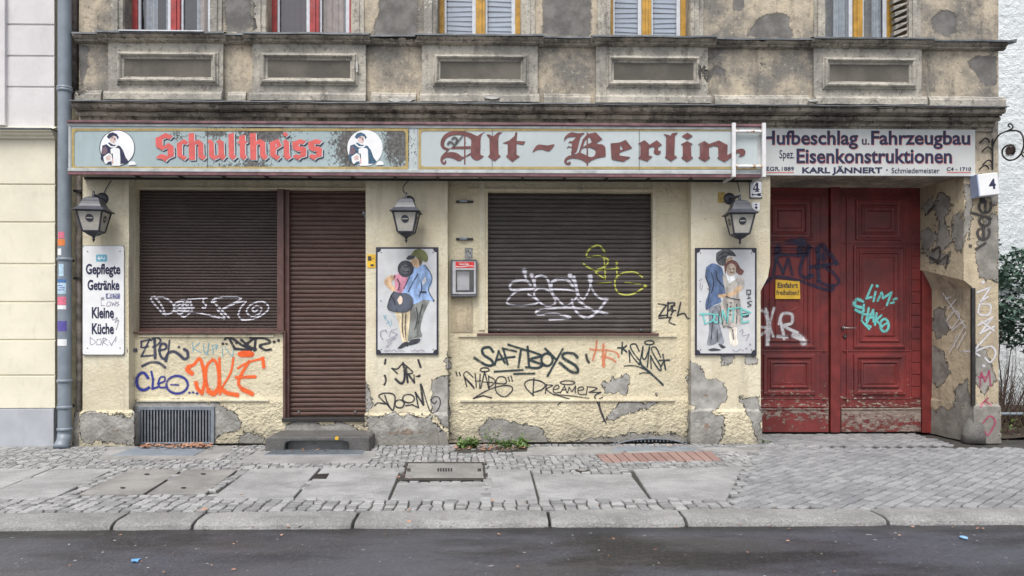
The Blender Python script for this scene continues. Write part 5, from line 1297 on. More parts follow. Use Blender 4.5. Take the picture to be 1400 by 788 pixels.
poster(F1, (65,38,460,720), 'painted board of a man in a green cap holding a woman in dark skirt', [
 ('greytrousers',(.20,.21,.20),[(285,395),(340,380),(405,372),(372,450),(350,530),(350,570),(358,605),(310,615),(262,632),(270,560),(275,500)]),
 ('palelegs',(.66,.55,.37),[(180,440),(230,445),(280,438),(275,540),(264,640),(236,642),(222,590),(205,510)]),
 ('blueshirt',(.27,.40,.66),[(300,168),(340,155),(372,150),(400,180),(420,240),(415,280),(398,310),(410,345),(436,380),(370,372),(300,398),(270,345),(215,330),(240,290),(262,240)]),
 ('pinkblouse',(.52,.22,.30),[(178,215),(225,205),(266,230),(250,290),(225,328),(188,312),(184,260)]),
 ('skin',SK[1],[(168,212),(186,236),(160,262),(175,285),(192,300),(180,320),(145,298),(118,268),(120,245),(140,225)]),
 ('darkskirt',(.075,.085,.115),[(180,318),(220,328),(260,330),(295,355),(304,385),(292,425),(260,446),(200,450),(140,425),(148,385),(158,350)]),
 ('whitegap',(.66,.67,.68),[(375,225),(383,250),(364,278),(360,255)]),
 ('hair',(.14,.11,.06),[(318,105),(358,112),(352,150),(335,155),(322,140)]),
 ('skin',SK[1],[(298,106),(330,112),(338,135),(340,158),(322,170),(285,140)]),
 ('olivecap',(.14,.15,.055),[(285,90),(310,56),(350,50),(385,75),(395,105),(385,132),(350,118),(315,98)]),('charcoal',DK[1],[(255,112),(275,90),(312,97),(300,112),(272,118)]),
 ('charcoal',DK[1],ell(253,175,51,53,18)),('greyhair',(.11,.115,.13),ell(250,178,30,30,14)),
 ('palehand',(.68,.55,.44),[(200,372),(218,345),(232,360),(232,388),(214,402)]),
 ('charcoal',DK[1],[(200,680),(235,645),(262,638),(272,645),(268,668),(255,665),(225,680)]),('charcoal',DK[1],[(262,655),(290,625),(340,616),(346,628),(330,646),(280,660)])],
 [('paint_line','w 8; L 345 322 382 322; w 5; s 330 210 300 260 270 320; s 350 250 355 300 340 350; s 320 420 330 480 310 560; s 360 400 345 460 335 520; s 235 460 232 540 240 610; s 255 460 250 540 252 610; s 200 240 215 270 205 310; s 165 350 190 400; w 4; s 235 150 255 165 275 155; s 230 185 250 195 275 190; s 305 165 270 240 240 300; s 375 150 410 200 420 245 398 310 436 380; s 185 215 178 235; s 180 318 158 350 140 425 200 450 270 445 302 400',1,'black'),
  ('scribble','w 5; L 115 470 130 495; L 130 465 120 490; L 140 500 155 540; L 150 510 130 520; L 160 495 165 530; L 175 470 185 480',1,'ltblue'),
  ('scribble','w 5; s 130 565 100 570 95 600 110 625; L 125 560 135 580; L 155 575 150 610; s 195 555 160 570 200 590 165 610; s 130 630 190 610 140 645; s 165 645 130 670 150 660',1,'pencil'),
  ('scribble','w 4; s 115 690 125 698 130 688 140 698 150 690 165 696 180 688 195 697 215 692 245 696; s 285 690 300 697 310 688 330 697 350 690 372 696',.8,'pencil')])
F2 = fr(940,330,4.638)
poster(F2, (49,42,438,722), 'painted board of a man in blue jacket embracing a woman with red brown hair', [
 ('greyblue',(.22,.235,.27),[(132,420),(175,408),(215,400),(210,460),(205,520),(220,590),(233,640),(205,660),(192,600),(188,570),(186,645),(125,660),(132,600),(136,540)]),
 ('palestocking',(.68,.62,.54),[(262,548),(310,545),(312,600),(320,650),(300,670),(288,640),(280,600),(285,660),(270,652)]),
 ('jacketblue',(.085,.135,.25),[(118,165),(140,148),(165,140),(215,165),(228,205),(240,240),(290,320),(245,345),(205,345),(215,385),(170,405),(120,435),(115,385),(138,310),(125,265),(112,220)]),
 ('dressgrey',(.40,.375,.345),[(220,225),(240,212),(262,265),(310,220),(355,240),(358,300),(330,320),(328,345),(336,385),(342,450),(340,520),(285,550),(225,540),(208,470),(205,410),(238,340),(232,285)]),
 ('skin2',(.52,.36,.23),[(345,283),(332,320),(290,347),(225,357),(198,355),(195,340),(240,332),(285,318),(312,288)]),
 ('mansface',(.50,.36,.24),[(235,122),(275,96),(285,118),(240,152),(215,155),(222,140)]),
 ('charcoalhair',(.085,.09,.10),[(182,75),(230,50),(280,60),(308,95),(275,92),(250,98),(238,150),(205,152),(182,125)]),
 ('auburn',(.16,.065,.055),[(232,152),(270,120),(310,130),(335,170),(357,190),(340,215),(310,200),(275,160),(246,185),(238,210)]),
 ('womansface',(.46,.37,.29),ell(277,180,31,39,18)),
 ('scarf',(.72,.74,.76),[(246,212),(275,224),(316,206),(308,240),(285,252),(262,268)]),
 ('charcoal',DK[1],[(130,687),(165,678),(212,690),(150,697)]),('charcoal',DK[1],[(194,650),(215,655),(242,672),(215,678)]),('charcoal',DK[1],rc(340,456,385,480)),('palehand',(.6,.5,.45),rc(350,462,366,474))],
 [('paint_line','w 5; s 150 200 165 260 150 330; s 180 190 190 240 230 290; s 160 440 155 540 150 620; s 200 440 195 520; s 250 400 250 470 245 520; s 310 400 312 470 308 520; s 285 560 290 620; s 200 90 230 70 270 80; s 200 120 220 100 250 95; s 243 348 270 360 330 372; w 4; d 273 390 4; d 272 415 4; d 271 440 4; d 270 465 4; s 205 410 225 540 240 535 280 552; s 112 220 138 310 120 435; s 125 300 140 310; s 262 175 270 178; s 285 175 295 177; s 268 195 280 200 290 195; s 186 560 192 640',1,'black'),
  ('scribble','w 9; L 95 458 110 520; s 78 462 165 465 155 505 108 522; e 182 490 18 26; L 215 515 222 440 250 512 258 425; L 262 430 330 420; L 292 425 286 508; L 338 425 346 515; L 338 427 398 452; L 342 470 380 462; L 346 518 386 508',1.6,'turq'),
  ('scribble','w 5; L 375 310 400 310 398 335 375 335 375 310; L 388 335 388 362; L 378 362 400 360; s 400 380 378 390 402 405 380 415',1,'black'),
  ('scribble','w 4; s 330 570 350 560 345 590; L 350 600 390 590 370 630; s 285 690 310 700 330 685 355 695; L 75 250 90 240; L 80 265 78 300; L 95 280 85 310; d 372 680 5; d 395 655 5',.9,'pencil')])

# display case
yc = YR-.10
dc = thing('display_case', (X_(634,yc), yc, W(634,405,yc).z), 'small grey menu display case with a red header', 'display case')
x0, x1, z0, z1 = X_(616,yc), X_(652.5,yc), W(634,405.5,yc).z, W(634,355.5,yc).z
mb = MB().box(x0, x0+.02, yc, YR+.02, z0, z1).box(x1-.02, x1, yc, YR+.02, z0, z1).box(x0+.02, x1-.02, yc, YR+.02, z1-.02, z1).box(x0+.02, x1-.02, yc, YR+.02, z0, z0+.02).box(x0+.02, x1-.02, YR-.02, YR+.015, z0+.02, z1-.02); mb.build('case_body', m_plain('dark_grey_case', (.09,.095,.105), .45, .2), dc, bevel=.006)
FC = fr(600,260,4.925)
plate('door_frame', [{'p':rc(92,476,252,700),'h':[rc(113,538,236,688)]}], FC, yc+.004, .012, M['galv2'] if 'galv2' in M else m_plain('silver_case_frame', (.42,.42,.44), .4, .1), dc)
plate('header', [{'p':rc(112,484,238,524)},{'p':[(112,512),(150,516),(200,508),(238,511),(238,514),(200,512),(150,520),(112,517)],'m':1}], FC, yc+.001, .003, [m_plain('signal_red', (.60,.03,.03), .4), M['white']], dc)
text('lettering', 'Coca-Cola', 138, 200, 506, 490, yc-.002, M['white'], dc, FC, bold=.02)
plate('glass', [rc(113,538,236,688)], FC, yc+.010, .002, M['caseglass'], dc)
plate('menu_sheet', [{'p':rc(122,548,205,675)},{'p':rc(135,560,190,562),'m':1},{'p':rc(132,575,195,577),'m':1},{'p':rc(134,590,180,592),'m':1},{'p':rc(132,605,192,607),'m':1},{'p':rc(134,620,185,622),'m':1},{'p':rc(132,640,170,642),'m':1}], FC, yc+.06, .002, [M['board'], m_plain('grey_print', (.45,.45,.47), .7)], dc)
# lamp fittings and plates
for k, y in enumerate((276,327)):
    t = thing('wall_fitting', W(635,y,YR-.03), ['small grey metal fitting on the wall, upper of the two above the display case','small grey metal fitting on the wall, lower of the two above the display case'][k], 'fitting', 'metal fittings above the display case')
    a, b = X_(623.5,YR), X_(647,YR); zc = W(635,y,YR).z
    MB().box(a, b, YR-.03, YR, zc-.018, zc+.012).build('back_strip', M['dark'], t, bevel=.006); m0 = (a+b)/2-.01
    MB().box(m0-.055, m0+.045, YR-.055, YR-.025, zc-.016, zc+.020).build('cover', M['galv'], t, bevel=.006)
t = tag(MB().box(X_(635.5,YR), X_(646,YR), YR-.012, YR+.01, W(640,356,YR).z, W(640,339.5,YR).z).build('metal_plate', m_plain('mottled_plate', (.25,.25,.25), .5, .8, 60)), 'small mottled metal plate just above the display case', 'plate')
def small_plate(name, x0, y0, x1, y1, Y, mat, lab, ct, th=.008):
    t = thing(name, (X_((x0+x1)/2,Y), Y, W((x0+x1)/2,y1,Y).z), lab, ct)
    plate('plate', [rrc(x0,y0,x1,y1,.8)], ident, Y-th, th, mat, t); return t
FH = fr(975,240,13.13)
t = small_plate('number_plate', 1025, 247.2, 1041.8, 271.5, 0, M['navydark'], 'enamel house number 4 plate with an arrow by the gate', 'number plate', .012)
plate('enamel', [rrc(668,110,872,395,20)], FH, -.015, .004, M['white'], t)
plate('numeral', [{'p':[(775,128),(808,128),(808,240),(830,240),(830,262),(808,262),(808,278),(828,280),(828,294),(752,294),(752,280),(775,278),(775,262),(718,262),(718,242)],'h':[[(775,168),(775,240),(735,240)]]}], FH, -.018, .003, M['navy'], t)
plate('arrow', [[(690,345),(720,318),(720,338),(790,338),(800,322),(865,318),(850,345),(865,370),(800,366),(790,352),(720,352),(720,370)]], FH, -.018, .003, M['navy'], t)
t = small_plate('survey_plate', 1028.2, 276.8, 1038.8, 288, 0, M['white'], 'small white plate with a blue mark under the number plate', 'plate')
plate('mark', [[(745,515),(800,510),(772,545)],[(745,580),(772,545),(800,580),(772,608)]], FH, -.011, .003, M['navy'], t)
t = small_plate('yellow_plate', 981.5, 263, 991, 277.5, 0, M['oldyellow'], 'grimy yellow plate beside the right lantern', 'plate')
t = small_plate('hydrant_plate', 502, 348, 513.3, 366.3, 0, M['yellow'], 'small yellow hydrant plate beside the left poster', 'plate')
plate('print', [rc(503,350.5,507.5,353.2),rc(503,354.2,508,356.6),rc(503,353.4,512,353.9),rc(506.5,361.5,511,364)], ident, -.010, .002, M['black'], t)
ye = YG-.052
t = thing('warning_sign', (X_(1077,ye), ye, W(1077,409,ye).z), 'small yellow keep clear sign on the left gate leaf', 'sign'); FG = fr(1030,320,4.924)
plate('plate', [[(150,308),(312,320),(316,438),(148,438)]], FG, ye-.006, .006, M['yellow'], t)
text('lettering', 'Einfahrt', 163, 300, 363, 328, ye-.008, M['black'], t, FG, bold=.02); text('lettering', 'freihalten!', 154, 306, 411, 378, ye-.008, M['black'], t, FG, bold=.012)
t = thing('door_hook', W(498,294,YR), 'small metal hook at the top right of the shop door', 'hook')
c = W(498,294,YR); MB().tube([c+Vector((-.02,.05,.02)), c+Vector((.0,-.03,.02)), c+Vector((.02,-.035,-.05))], .009, 8).lathe(c+Vector((0,-.035,.02)), [(.018,-.01),(.018,.01)], 10, ax='y').build('hook', M['galv'], t)

# ================================================================ STEP, PLATES AND LIDS IN THE PAVEMENT
stp = thing('stone_step', (X_(434,-.2), -.2, 0), 'dark stone doorstep with a low arched cut out', 'step')
ys0 = -.47; zt_ = .172; a, b = X_(362,ys0), X_(505,ys0); c0, c1 = X_(389,ys0), X_(477,ys0)
zr_ = W(434,603.5,ys0).z; pts = [(a,-.02),(c0,-.02),(c0,zr_-.05),(c0+.02,zr_-.012),(c0+.06,zr_),(c1-.06,zr_),(c1-.02,zr_-.012),(c1,zr_-.05),(c1,-.02),(b,-.02),(b,zt_-.02),(b-.02,zt_),(a+.03,zt_),(a,zt_-.03)]
MB().prism([Vector((x,ys0,z)) for x, z in pts], (0,.62,0)).build('step_block', M['stepstone'], stp, bevel=.016, seg=3)
MB().box(c0-.01, c1+.01, ys0+.16, ys0+.2, -.02, zr_).build('back_stone', M['concrete'], stp)
MB().lathe(W(460.5,599.3,ys0-.002), [(.023,-.004),(.023,.003)], 20, ax='y').build('sticker', M['yellow'], stp, 'round yellow sticker')
MB().lathe(W(460.5,599.3,ys0-.006), [(.007,-.002),(.007,.002)], 10, ax='y').build('sticker', M['oldyellow'], stp)
def gthing(name, pts, lab, ct, mat, z=.006, th=.03, bevel=.004, group=None, wob=0):
    q = gpoly(pts); c = sum(q, Vector())/len(q); t = thing(name, (c.x, c.y, 0), lab, ct, group)
    mb = MB().prism([Vector((p.x,p.y,z)) for p in q], (0,0,-th)); mb.build('cover', mat, t, bevel=bevel); return t, q
t, q = gthing('grating', [(376,616),(500,616),(494,622.5),(360,623)], 'flat ribbed metal grating in front of the doorstep', 'grating', M['galv'], .008)
mb = MB()
for k in range(34):
    u = (k+.5)/34; p, r_ = q[0].lerp(q[1],u), q[3].lerp(q[2],u); mb.prism([p+Vector((-.006,-.01,.008)),p+Vector((.006,-.01,.008)),r_+Vector((.006,.01,.008)),r_+Vector((-.006,.01,.008))], (0,0,.006))
mb.build('ribs', M['galv'], t)
gthing('cellar_plate', [(190,611.5),(287,611.5),(266,623.5),(154,623)], 'flat grey metal plate under the rectangular cellar grille', 'plate', M['pipegrey'], .010)
gthing('cellar_plate', [(846,610.5),(938,610.5),(952,616),(836,617)], 'flat grey metal strip under the arched cellar grille', 'plate', M['pipegrey'], .010)
gthing('cellar_plate', [(628,613),(722,611.5),(720,618),(612,620)], 'dark bitumen strip under the weeds', 'plate', M['joint'], .004)
t, q = gthing('manhole_cover', [(558,634),(659,634),(661.5,653.5),(553,653.5)], 'rectangular manhole cover with a small slotted vent', 'manhole cover', M['lid'], .004)
fq = gpoly(manhole); mb = MB()
for k in range(4):
    p0, p1, q0, q1 = fq[k], fq[(k+1)%4], q[k], q[(k+1)%4]; e = .03
    mb.prism([Vector((v.x,v.y,.002)) for v in (p0,p1,p1.lerp(q1,.8),p0.lerp(q0,.8))], (0,0,-.05))
mb.build('frame', M['dark'], t)
mb = MB()
for k in range(6): x = 598+k*3.6; mb.prism([G(a_,b_,.0065) for a_, b_ in ((x,640.2),(x+2.2,640.2),(x+2.2,644.6),(x,644.6))], (0,0,-.004))
mb.build('vent_slots', M['void'], t)
mb = MB()
for x, y in ((558.5,642.5),(655,642.5)): mb.prism([G(x-2,y-2,.0065),G(x+3,y-2,.0065),G(x+3,y+2,.0065),G(x-2,y+2,.0065)], (0,0,-.004))
mb.build('lifting_eyes', M['dark'], t)
for k, h in enumerate(hatch):
    t, q = gthing('cellar_hatch', [(h[0][0]+1,h[0][1]+.4),(h[1][0]-1,h[1][1]+.4),(h[2][0]-1,h[2][1]-.5),(h[3][0]+1,h[3][1]-.5)], ['grey stone cellar hatch lid, left of the pair','grey stone cellar hatch lid, right of the pair'][k], 'hatch', M['lid'], .002, .05, .006, 'hatch lids in the pavement')
    mb = MB()
    for x, y in (((201,648.5),(168,667))[0:2] if k == 0 else ((278,648),(251,667))): mb.prism([G(x+4*math.cos(a_*.6),y+1.1*math.sin(a_*.6),.0045) for a_ in range(10)], (0,0,-.004))
    mb.build('lifting_holes', M['void'], t)
t, q = gthing('water_cap', [(431,649),(450,648),(446,655),(426,655)], 'small dark rectangular service cap between two slabs', 'service cap', M['dark'], .006)
c = G(796,644); t = thing('valve_cover', (c.x,c.y,0), 'small round iron valve cover in the cobbles', 'valve cover'); MB().lathe((c.x,c.y,-.02), [(.075,0),(.075,.026),(.06,.030)], 18).build('cover', M['dark'], t); MB().lathe((c.x,c.y,.0), [(.05,0),(.048,.013)], 14).build('lid', M['lid'], t)

# ================================================================ WEEDS, LEAVES, LITTER
def weed(px_, py_, n, h, size, lab):
    b = G(px_, py_); t = thing('weed', (b.x,b.y,0), lab, 'weed', 'weeds at the foot of the wall')
    st, lf = MB(), MB()
    for k in range(n):
        d = Vector((random.uniform(-.7,.7), random.uniform(-.7,.15), 1.0)).normalized(); L = h*random.uniform(.55,1.05); p = b+Vector((random.uniform(-.04,.04),random.uniform(-.02,.02),-.01)); pts = [p]
        for j in range(5): d = (d+Vector((random.gauss(0,.15),random.gauss(0,.12),-.02))).normalized(); pts.append(pts[-1]+d*L/5)
        st.tube(pts, [.004,.0036,.003,.0026,.002,.0015], 5)
        for p in pts[2:]:
            for _ in range(4): leafq(lf, p+Vector((random.gauss(0,.014),random.gauss(0,.014),random.gauss(0,.012))), size*random.uniform(.6,1.2))
    st.build('stems', M['stem'], t, weld=False); lf.build('leaves', M['leaf_weed'], t, weld=False)
weed(630,612.5,9,.14,.055,'low green weed at the left end of the clump'); weed(645,613,12,.16,.055,'round bushy green weed left of the tall one'); weed(676,611,4,.36,.042,'tallest weed at the foot of the wall'); weed(690,613,7,.14,.05,'small weed right of the tall one'); weed(711,612.5,13,.18,.055,'dense green weed at the right end of the clump')
weed(1046,606,0 or 3,.05,.03,'tiny sprout at the foot of the gate')
mb = MB()
def scatter(n, x0, x1, y0, y1, s=.045, z=.012, Y=None):
    for k in range(n):
        p = G(random.uniform(x0,x1), random.uniform(y0,y1), z) if Y is None else None
        p.z = z+random.uniform(0,.02); d = Vector((random.gauss(0,1),random.gauss(0,1),0)).normalized(); w = Vector((-d.y,d.x,random.uniform(-.3,.3))); q = s*random.uniform(.5,1.2); i = len(mb.v)
        for a_, b_, c_ in ((0,0,0),(.4,.3,.1),(.8,.2,.16),(1,0,.05),(.8,-.2,.16),(.4,-.3,.1)): mb.v.append(tuple(p+d*(a_*q)+w*(b_*q)+Vector((0,0,c_*q*random.uniform(.3,1.6)))))
        mb.f += [(i,i+1,i+2,i+3),(i,i+3,i+4,i+5)]; mb.mi += [0,0]
scatter(150,190,290,608.5,613,.06,.02); scatter(60,258,289,607.5,612,.06,.03); scatter(110,620,722,609.5,616,.05); scatter(34,842,944,608.5,612.5,.04); scatter(8,398,470,614,618); scatter(60,540,700,600,790,.025) if False else None
scatter(12,100,1300,640,700,.035); scatter(6,555,720,686,722,.05); scatter(10,540,560,650,658,.03); scatter(3,272,276,697,703,.05)
scatter(26,60,1350,728,786,.030,ROADZ+.006); scatter(40,0,1400,719,724,.03,ROADZ+.006)
scatter(60,1372,1480,560,606,.06,.05)
tag(mb.build('fallen_leaves', M['leaf_dead'], weld=False), kind='stuff')
for k, (x, y, lab) in enumerate(((186,768,'crumpled blue scrap of litter on the road left of centre'),(1317,737,'faded blue scrap of litter on the road at the right'))):
    c = G(x,y,ROADZ); m_ = MB(); pts = [c+Vector((.034*math.cos(a_*.785)*random.uniform(.6,1.1), .045*math.sin(a_*.785)*random.uniform(.6,1.1), .004+random.uniform(0,.012))) for a_ in range(8)]
    m_.prism(pts, (0,0,.004)); tag(m_.wobble(.004,20).build('litter', m_plain('blue_litter', (.12,.30,.55) if k == 0 else (.2,.38,.6), .5)), lab, 'litter', 'litter on the road')

# ================================================================ GRAFFITI (paint on the house: parts of the building)
bw = bvh_of(w1, w2, lp, mp_, tp, *[o for o in house.children if o.name.split('.')[0] == 'plinth'])
FA, FB, FCc, FD, FE, FF, FH2 = fr(180,450,6.667), fr(195,395,7.778), fr(510,485,8.76), fr(615,465,6.512), fr(795,460,9.846), fr(685,325,6.567), fr(1250,240,2.075)
gf = lambda txt, f, w, m, par, lab, **k: graffiti('graffiti', txt, f, w, P[m], par, lab, **k)
gf('d 35 195 17; w 16; L 88 165 90 115 165 95 90 250 195 240; L 100 170 150 160; w 24; L 210 95 215 265; w 15; s 178 105 215 75 265 100 235 145 195 165; w 20; s 250 195 310 180 312 142 275 135 255 180 262 240 295 275 322 250; w 14; s 345 105 335 200 312 290; w 24; s 312 290 330 225 380 205 430 230 480 272 512 255 508 205 480 185; d 432 165 10; w 22; s 100 338 170 305 250 310 305 350', FA, 2.4, 'blueblack', w1, 'blue black ZPEL tag', Y=YR, bvh=bw)
gf('w 26; s 150 445 110 400 65 420 46 480 68 540 115 556 158 535; w 18; L 180 390 196 460 190 545 238 530; w 16; s 240 500 300 475 300 440 265 440 245 490 262 532 310 532; w 20; e 415 508 97 80; w 16; L 360 508 428 510; d 528 580 9; d 560 578 9; d 597 588 10', FA, 3, 'blue', w1, 'blue CLEO tag', Y=YR, bvh=bw)
gf('w 38; s 550 405 508 372 522 345; w 26; s 522 345 570 322 620 270 655 370 665 480 652 545 640 585; w 34; s 640 585 600 540 588 490; w 24; s 740 280 690 330 675 430 700 560 745 590 785 560 795 430 772 310 738 280; w 42; s 700 565 745 590 780 560; w 22; L 800 268 808 592; w 18; s 928 262 902 400 822 535; w 38; s 812 540 870 582 962 602; w 18; s 968 358 1060 305 1195 268; w 30; s 1195 268 1205 345; w 26; s 1070 295 992 430 976 500 1010 548; w 36; s 1010 548 1060 572 1100 592; w 26; L 955 442 1125 435; f 1042 228 76 28', FA, 4, 'orange', w1, 'orange JOKE tag', Y=YR, bvh=bw)
gf('w 8; L 555 130 562 205; L 620 125 560 180 632 215; s 655 130 660 200 685 228 705 130; L 702 130 692 230; L 742 230 738 150; s 738 150 785 145 745 185; L 770 190 785 150; L 832 250 825 165; L 850 165 920 255 928 190', FA, 1.1, 'ltblue', w1, 'faint light blue marker tag', Y=YR, bvh=bw)
gf('w 22; s 850 95 880 75 920 88 1010 150 1090 190 940 180; L 940 180 890 85; L 1000 100 1082 170; L 1112 88 1030 150 1132 185; L 1132 78 1120 195; s 1085 82 1200 82 1262 122 1170 150 1215 190 1268 185; d 832 135 11; d 865 135 9; d 953 130 9; d 1300 118 12; d 1340 105 12', FA, 3.2, 'black', w1, 'thick black tag under the window sill', Y=YR, bvh=bw)
bs = bvh_of(s1, s2, s3, *s1.children)
gf('w 17; s 120 85 85 100 110 150 190 240 240 282; s 240 282 200 180 125 85; s 125 95 230 95 310 150 332 200 310 250 240 275; w 13; s 335 200 350 150 430 120 510 160 520 230 460 290 420 296 350 240 340 165 420 130; s 360 240 460 150 490 230 380 232; L 340 192 545 205; L 350 222 540 200; L 505 115 520 222; L 430 130 430 210; s 350 190 420 160 470 190 400 270; w 10; L 480 112 680 100; w 16; s 648 108 640 140 672 180 655 205 632 200; w 11; s 335 240 400 268 460 245 600 260 700 280; w 17; s 700 280 820 310 868 310 790 222; L 745 135 918 312; s 775 130 730 140 780 100 900 88 1042 105 850 215; w 14; s 850 215 1000 150 1095 135 1040 200 1012 280; s 1012 280 1060 330 1200 312 1318 240 1332 180 1260 135 1150 170 1102 240 1150 290 1230 270 1262 210 1210 182 1162 215 1185 245 1222 222', FB, 2, 'silver', s1, 'silver tag with a spiral', Y=YS-.02, bvh=bs)
gf('w 15; s 225 165 290 172 335 125 360 100; L 225 165 292 225; w 26; s 360 105 378 200 372 310 332 345 272 295; w 24; L 395 160 415 330; w 16; s 362 105 465 195 470 222 418 230; w 22; L 420 232 495 335; w 14; L 495 335 490 240; w 22; L 150 62 142 110; L 542 65 570 150; s 142 250 155 310 135 360; w 26; L 545 258 556 252; w 12; L 515 260 545 262', FCc, 2, 'black', mp_, 'black JR tag', bvh=bw)
gf('w 16; s 142 490 165 560 195 625; s 190 615 110 545 70 495 120 465 215 465 262 500 258 580 238 668 185 610; e 318 590 55 48; e 425 527 70 50; L 392 612 470 600 545 635; L 545 635 508 455; w 20; L 508 455 602 600; w 26; L 602 600 572 360; w 11; s 590 380 640 560 690 680 760 680 805 590 790 515 730 505 695 550 735 585 762 555; w 15; s 20 610 60 578 140 590; w 7; s 250 725 350 690 500 702; d 590 710 10', FCc, 1.8, 'black', mp_, 'black DOOM tag', bvh=bw)
gf('w 22; s 385 105 350 65 292 80 300 130 370 180 382 222 320 222 220 160; w 18; L 400 222 435 100 490 205; L 420 178 482 165; L 475 80 515 218; L 470 75 590 102; L 495 158 575 150; w 20; L 522 42 690 95; L 632 95 610 240; L 692 60 706 240; s 690 90 800 130 810 145 712 175 815 215 805 240 760 250 678 242; e 865 175 50 55; L 850 78 945 172; w 18; L 1005 80 870 320; w 24; s 1135 155 1100 120 1020 120 1010 160 1120 230 1138 285 1080 282 980 205; w 16; L 398 282 648 266; L 572 302 752 298', FD, 2.8, 'teal', w2, 'dark teal SAFTBOYS tag', Y=YR, bvh=bw)
gf('w 10; L 55 285 65 318; L 85 290 95 318; s 205 330 150 282 125 320 200 400 215 430; L 215 430 128 330 152 415; L 225 300 236 420; L 270 305 265 430; L 230 368 275 362; L 275 430 310 280 345 430; L 290 372 380 378; e 310 265 40 18; s 345 320 350 430; s 345 322 405 365 350 425; s 400 382 495 388 490 335 430 332 405 400 420 470 490 505 555 450 540 410 450 410 330 450 210 520; L 210 520 300 495 370 515; L 520 330 530 365; L 545 320 557 365', FD, 1.6, 'black', w2, 'thin black SHADE tag', Y=YR, bvh=bw)
gf('w 11; L 748 340 740 490; s 745 495 680 430 670 380 720 355 800 365 850 400 820 440 755 465; w 9; L 862 395 850 475; s 860 400 915 405 862 440 930 490; s 920 442 970 430 960 400 922 430 930 470 982 465; L 985 470 1020 410 1040 465; L 1000 445 1035 440; L 1048 470 1062 420 1086 462 1120 410 1116 470; s 1140 450 1190 440 1180 418 1142 430 1150 480 1202 485; L 1225 420 1212 490; s 1220 415 1310 430 1240 465; L 1240 465 1345 465; e 1048 380 65 17; w 8; s 960 580 990 555 1065 525; L 1065 525 930 485; s 930 485 1100 500 1240 520; w 11; s 1345 465 1290 500 1320 570 1350 660 1390 740; w 8; s 1360 510 1330 530 1340 600 1372 690', FD, 1.6, 'black', w2, 'thin black DREAMER tag with a long tail', Y=YR, bvh=bw)
gf('w 22; L 205 60 195 180 150 320; L 115 175 290 190; w 32; L 295 110 290 260; w 40; L 290 260 300 400; w 22; L 330 180 315 300; s 330 180 470 220 500 280; s 320 280 400 300 460 345', FE, 2.2, 'paleorange', w2, 'faded orange HF tag', Y=YR, bvh=bw)
gf('w 34; s 62 250 75 310 98 350', FE, 2.2, 'oldblack', w2, 'black spray smudge', Y=YR, bvh=bw)
gf('w 22; L 550 85 542 230; L 490 155 560 158; L 602 130 555 165 606 208; w 17; s 775 200 730 110 670 110 660 150 720 250 800 350 780 382; s 780 382 700 290 640 190; L 640 190 652 350; L 780 382 828 140; s 828 140 820 280 860 300 915 150; L 915 140 885 412; s 1065 282 1000 152 940 180 1060 400 1056 462 980 360 930 260; L 930 260 938 432; e 913 85 63 27; w 22; L 1095 245 1130 445; L 1045 325 1182 320; L 1112 335 1072 398; w 16; s 575 400 700 395 830 435 920 490; w 24; s 810 390 930 495 1095 652; w 13; s 780 505 840 490 930 500', FE, 1.9, 'teal', w2, 'dark SYIS tag between two stars', Y=YR, bvh=bw)
FZ = fr(760,250,3.94)
gf('w 8; L 552 652 595 660 555 718 600 712; L 605 645 600 720; s 602 650 640 650 608 690; L 640 660 622 665 632 690 620 712; L 622 690 645 688; L 672 645 655 715; s 655 715 690 705 708 732; w 7; L 555 730 620 725; s 620 725 610 750 640 765', FZ, 2, 'black', w2, 'small black tag right of the shutter', Y=YR, bvh=bw)
gf('w 20; s 265 425 220 385 130 390 80 430 100 470 200 465 295 460; w 15; s 295 460 150 480 55 570 90 605 220 610 320 590 325 560 245 510; w 18; s 300 440 310 360 370 340 420 380 440 450; w 22; s 440 450 460 500 490 560; w 16; s 490 560 470 605 380 605 300 520 320 465 380 455 450 490; w 22; s 648 440 600 385 530 372 460 400 450 460; w 14; s 450 465 600 470 685 500 660 560 575 612 490 530; w 24; L 655 355 690 510; w 14; s 690 510 740 552 790 470 802 400; w 36; L 800 345 803 385; w 16; s 806 400 810 440 840 500 890 545 950 560; w 30; d 945 555 16; w 20; s 950 560 870 660 780 720 700 690 645 612 638 560; s 690 560 800 640 955 685; w 34; L 210 295 213 320; w 18; L 213 320 225 370; w 34; d 275 340 17; w 20; L 275 340 308 440; w 34; d 620 345 18; w 18; L 620 345 662 400; s 765 645 600 632 350 650 330 690 500 685 622 722 435 735', FF, 3, 'silver', s3, 'silver EASY tag', Y=YS-.02, bvh=bs)
gf('w 13; s 935 130 880 70 800 100 770 170 880 165 962 200 930 260 830 290 740 235; w 11; L 925 170 938 375 855 320; s 855 320 870 298 1055 275; w 12; L 1040 215 1040 370; s 1270 355 1200 310 1090 320 1025 380 1040 480 1110 515 1200 500 1300 435; w 11; L 1115 405 1255 415; L 860 412 985 405; d 1295 435 12; d 1040 220 11', FF, 1.9, 'lime', s3, 'yellow green S4G tag', Y=YS-.02, bvh=bs)
bg = bvh_of(gl, gr, *[o for o in house.children if o.name.startswith('meeting_post')], *gr.children)
gk = dict(Y=YG-.06, bvh=bg, off=.004)
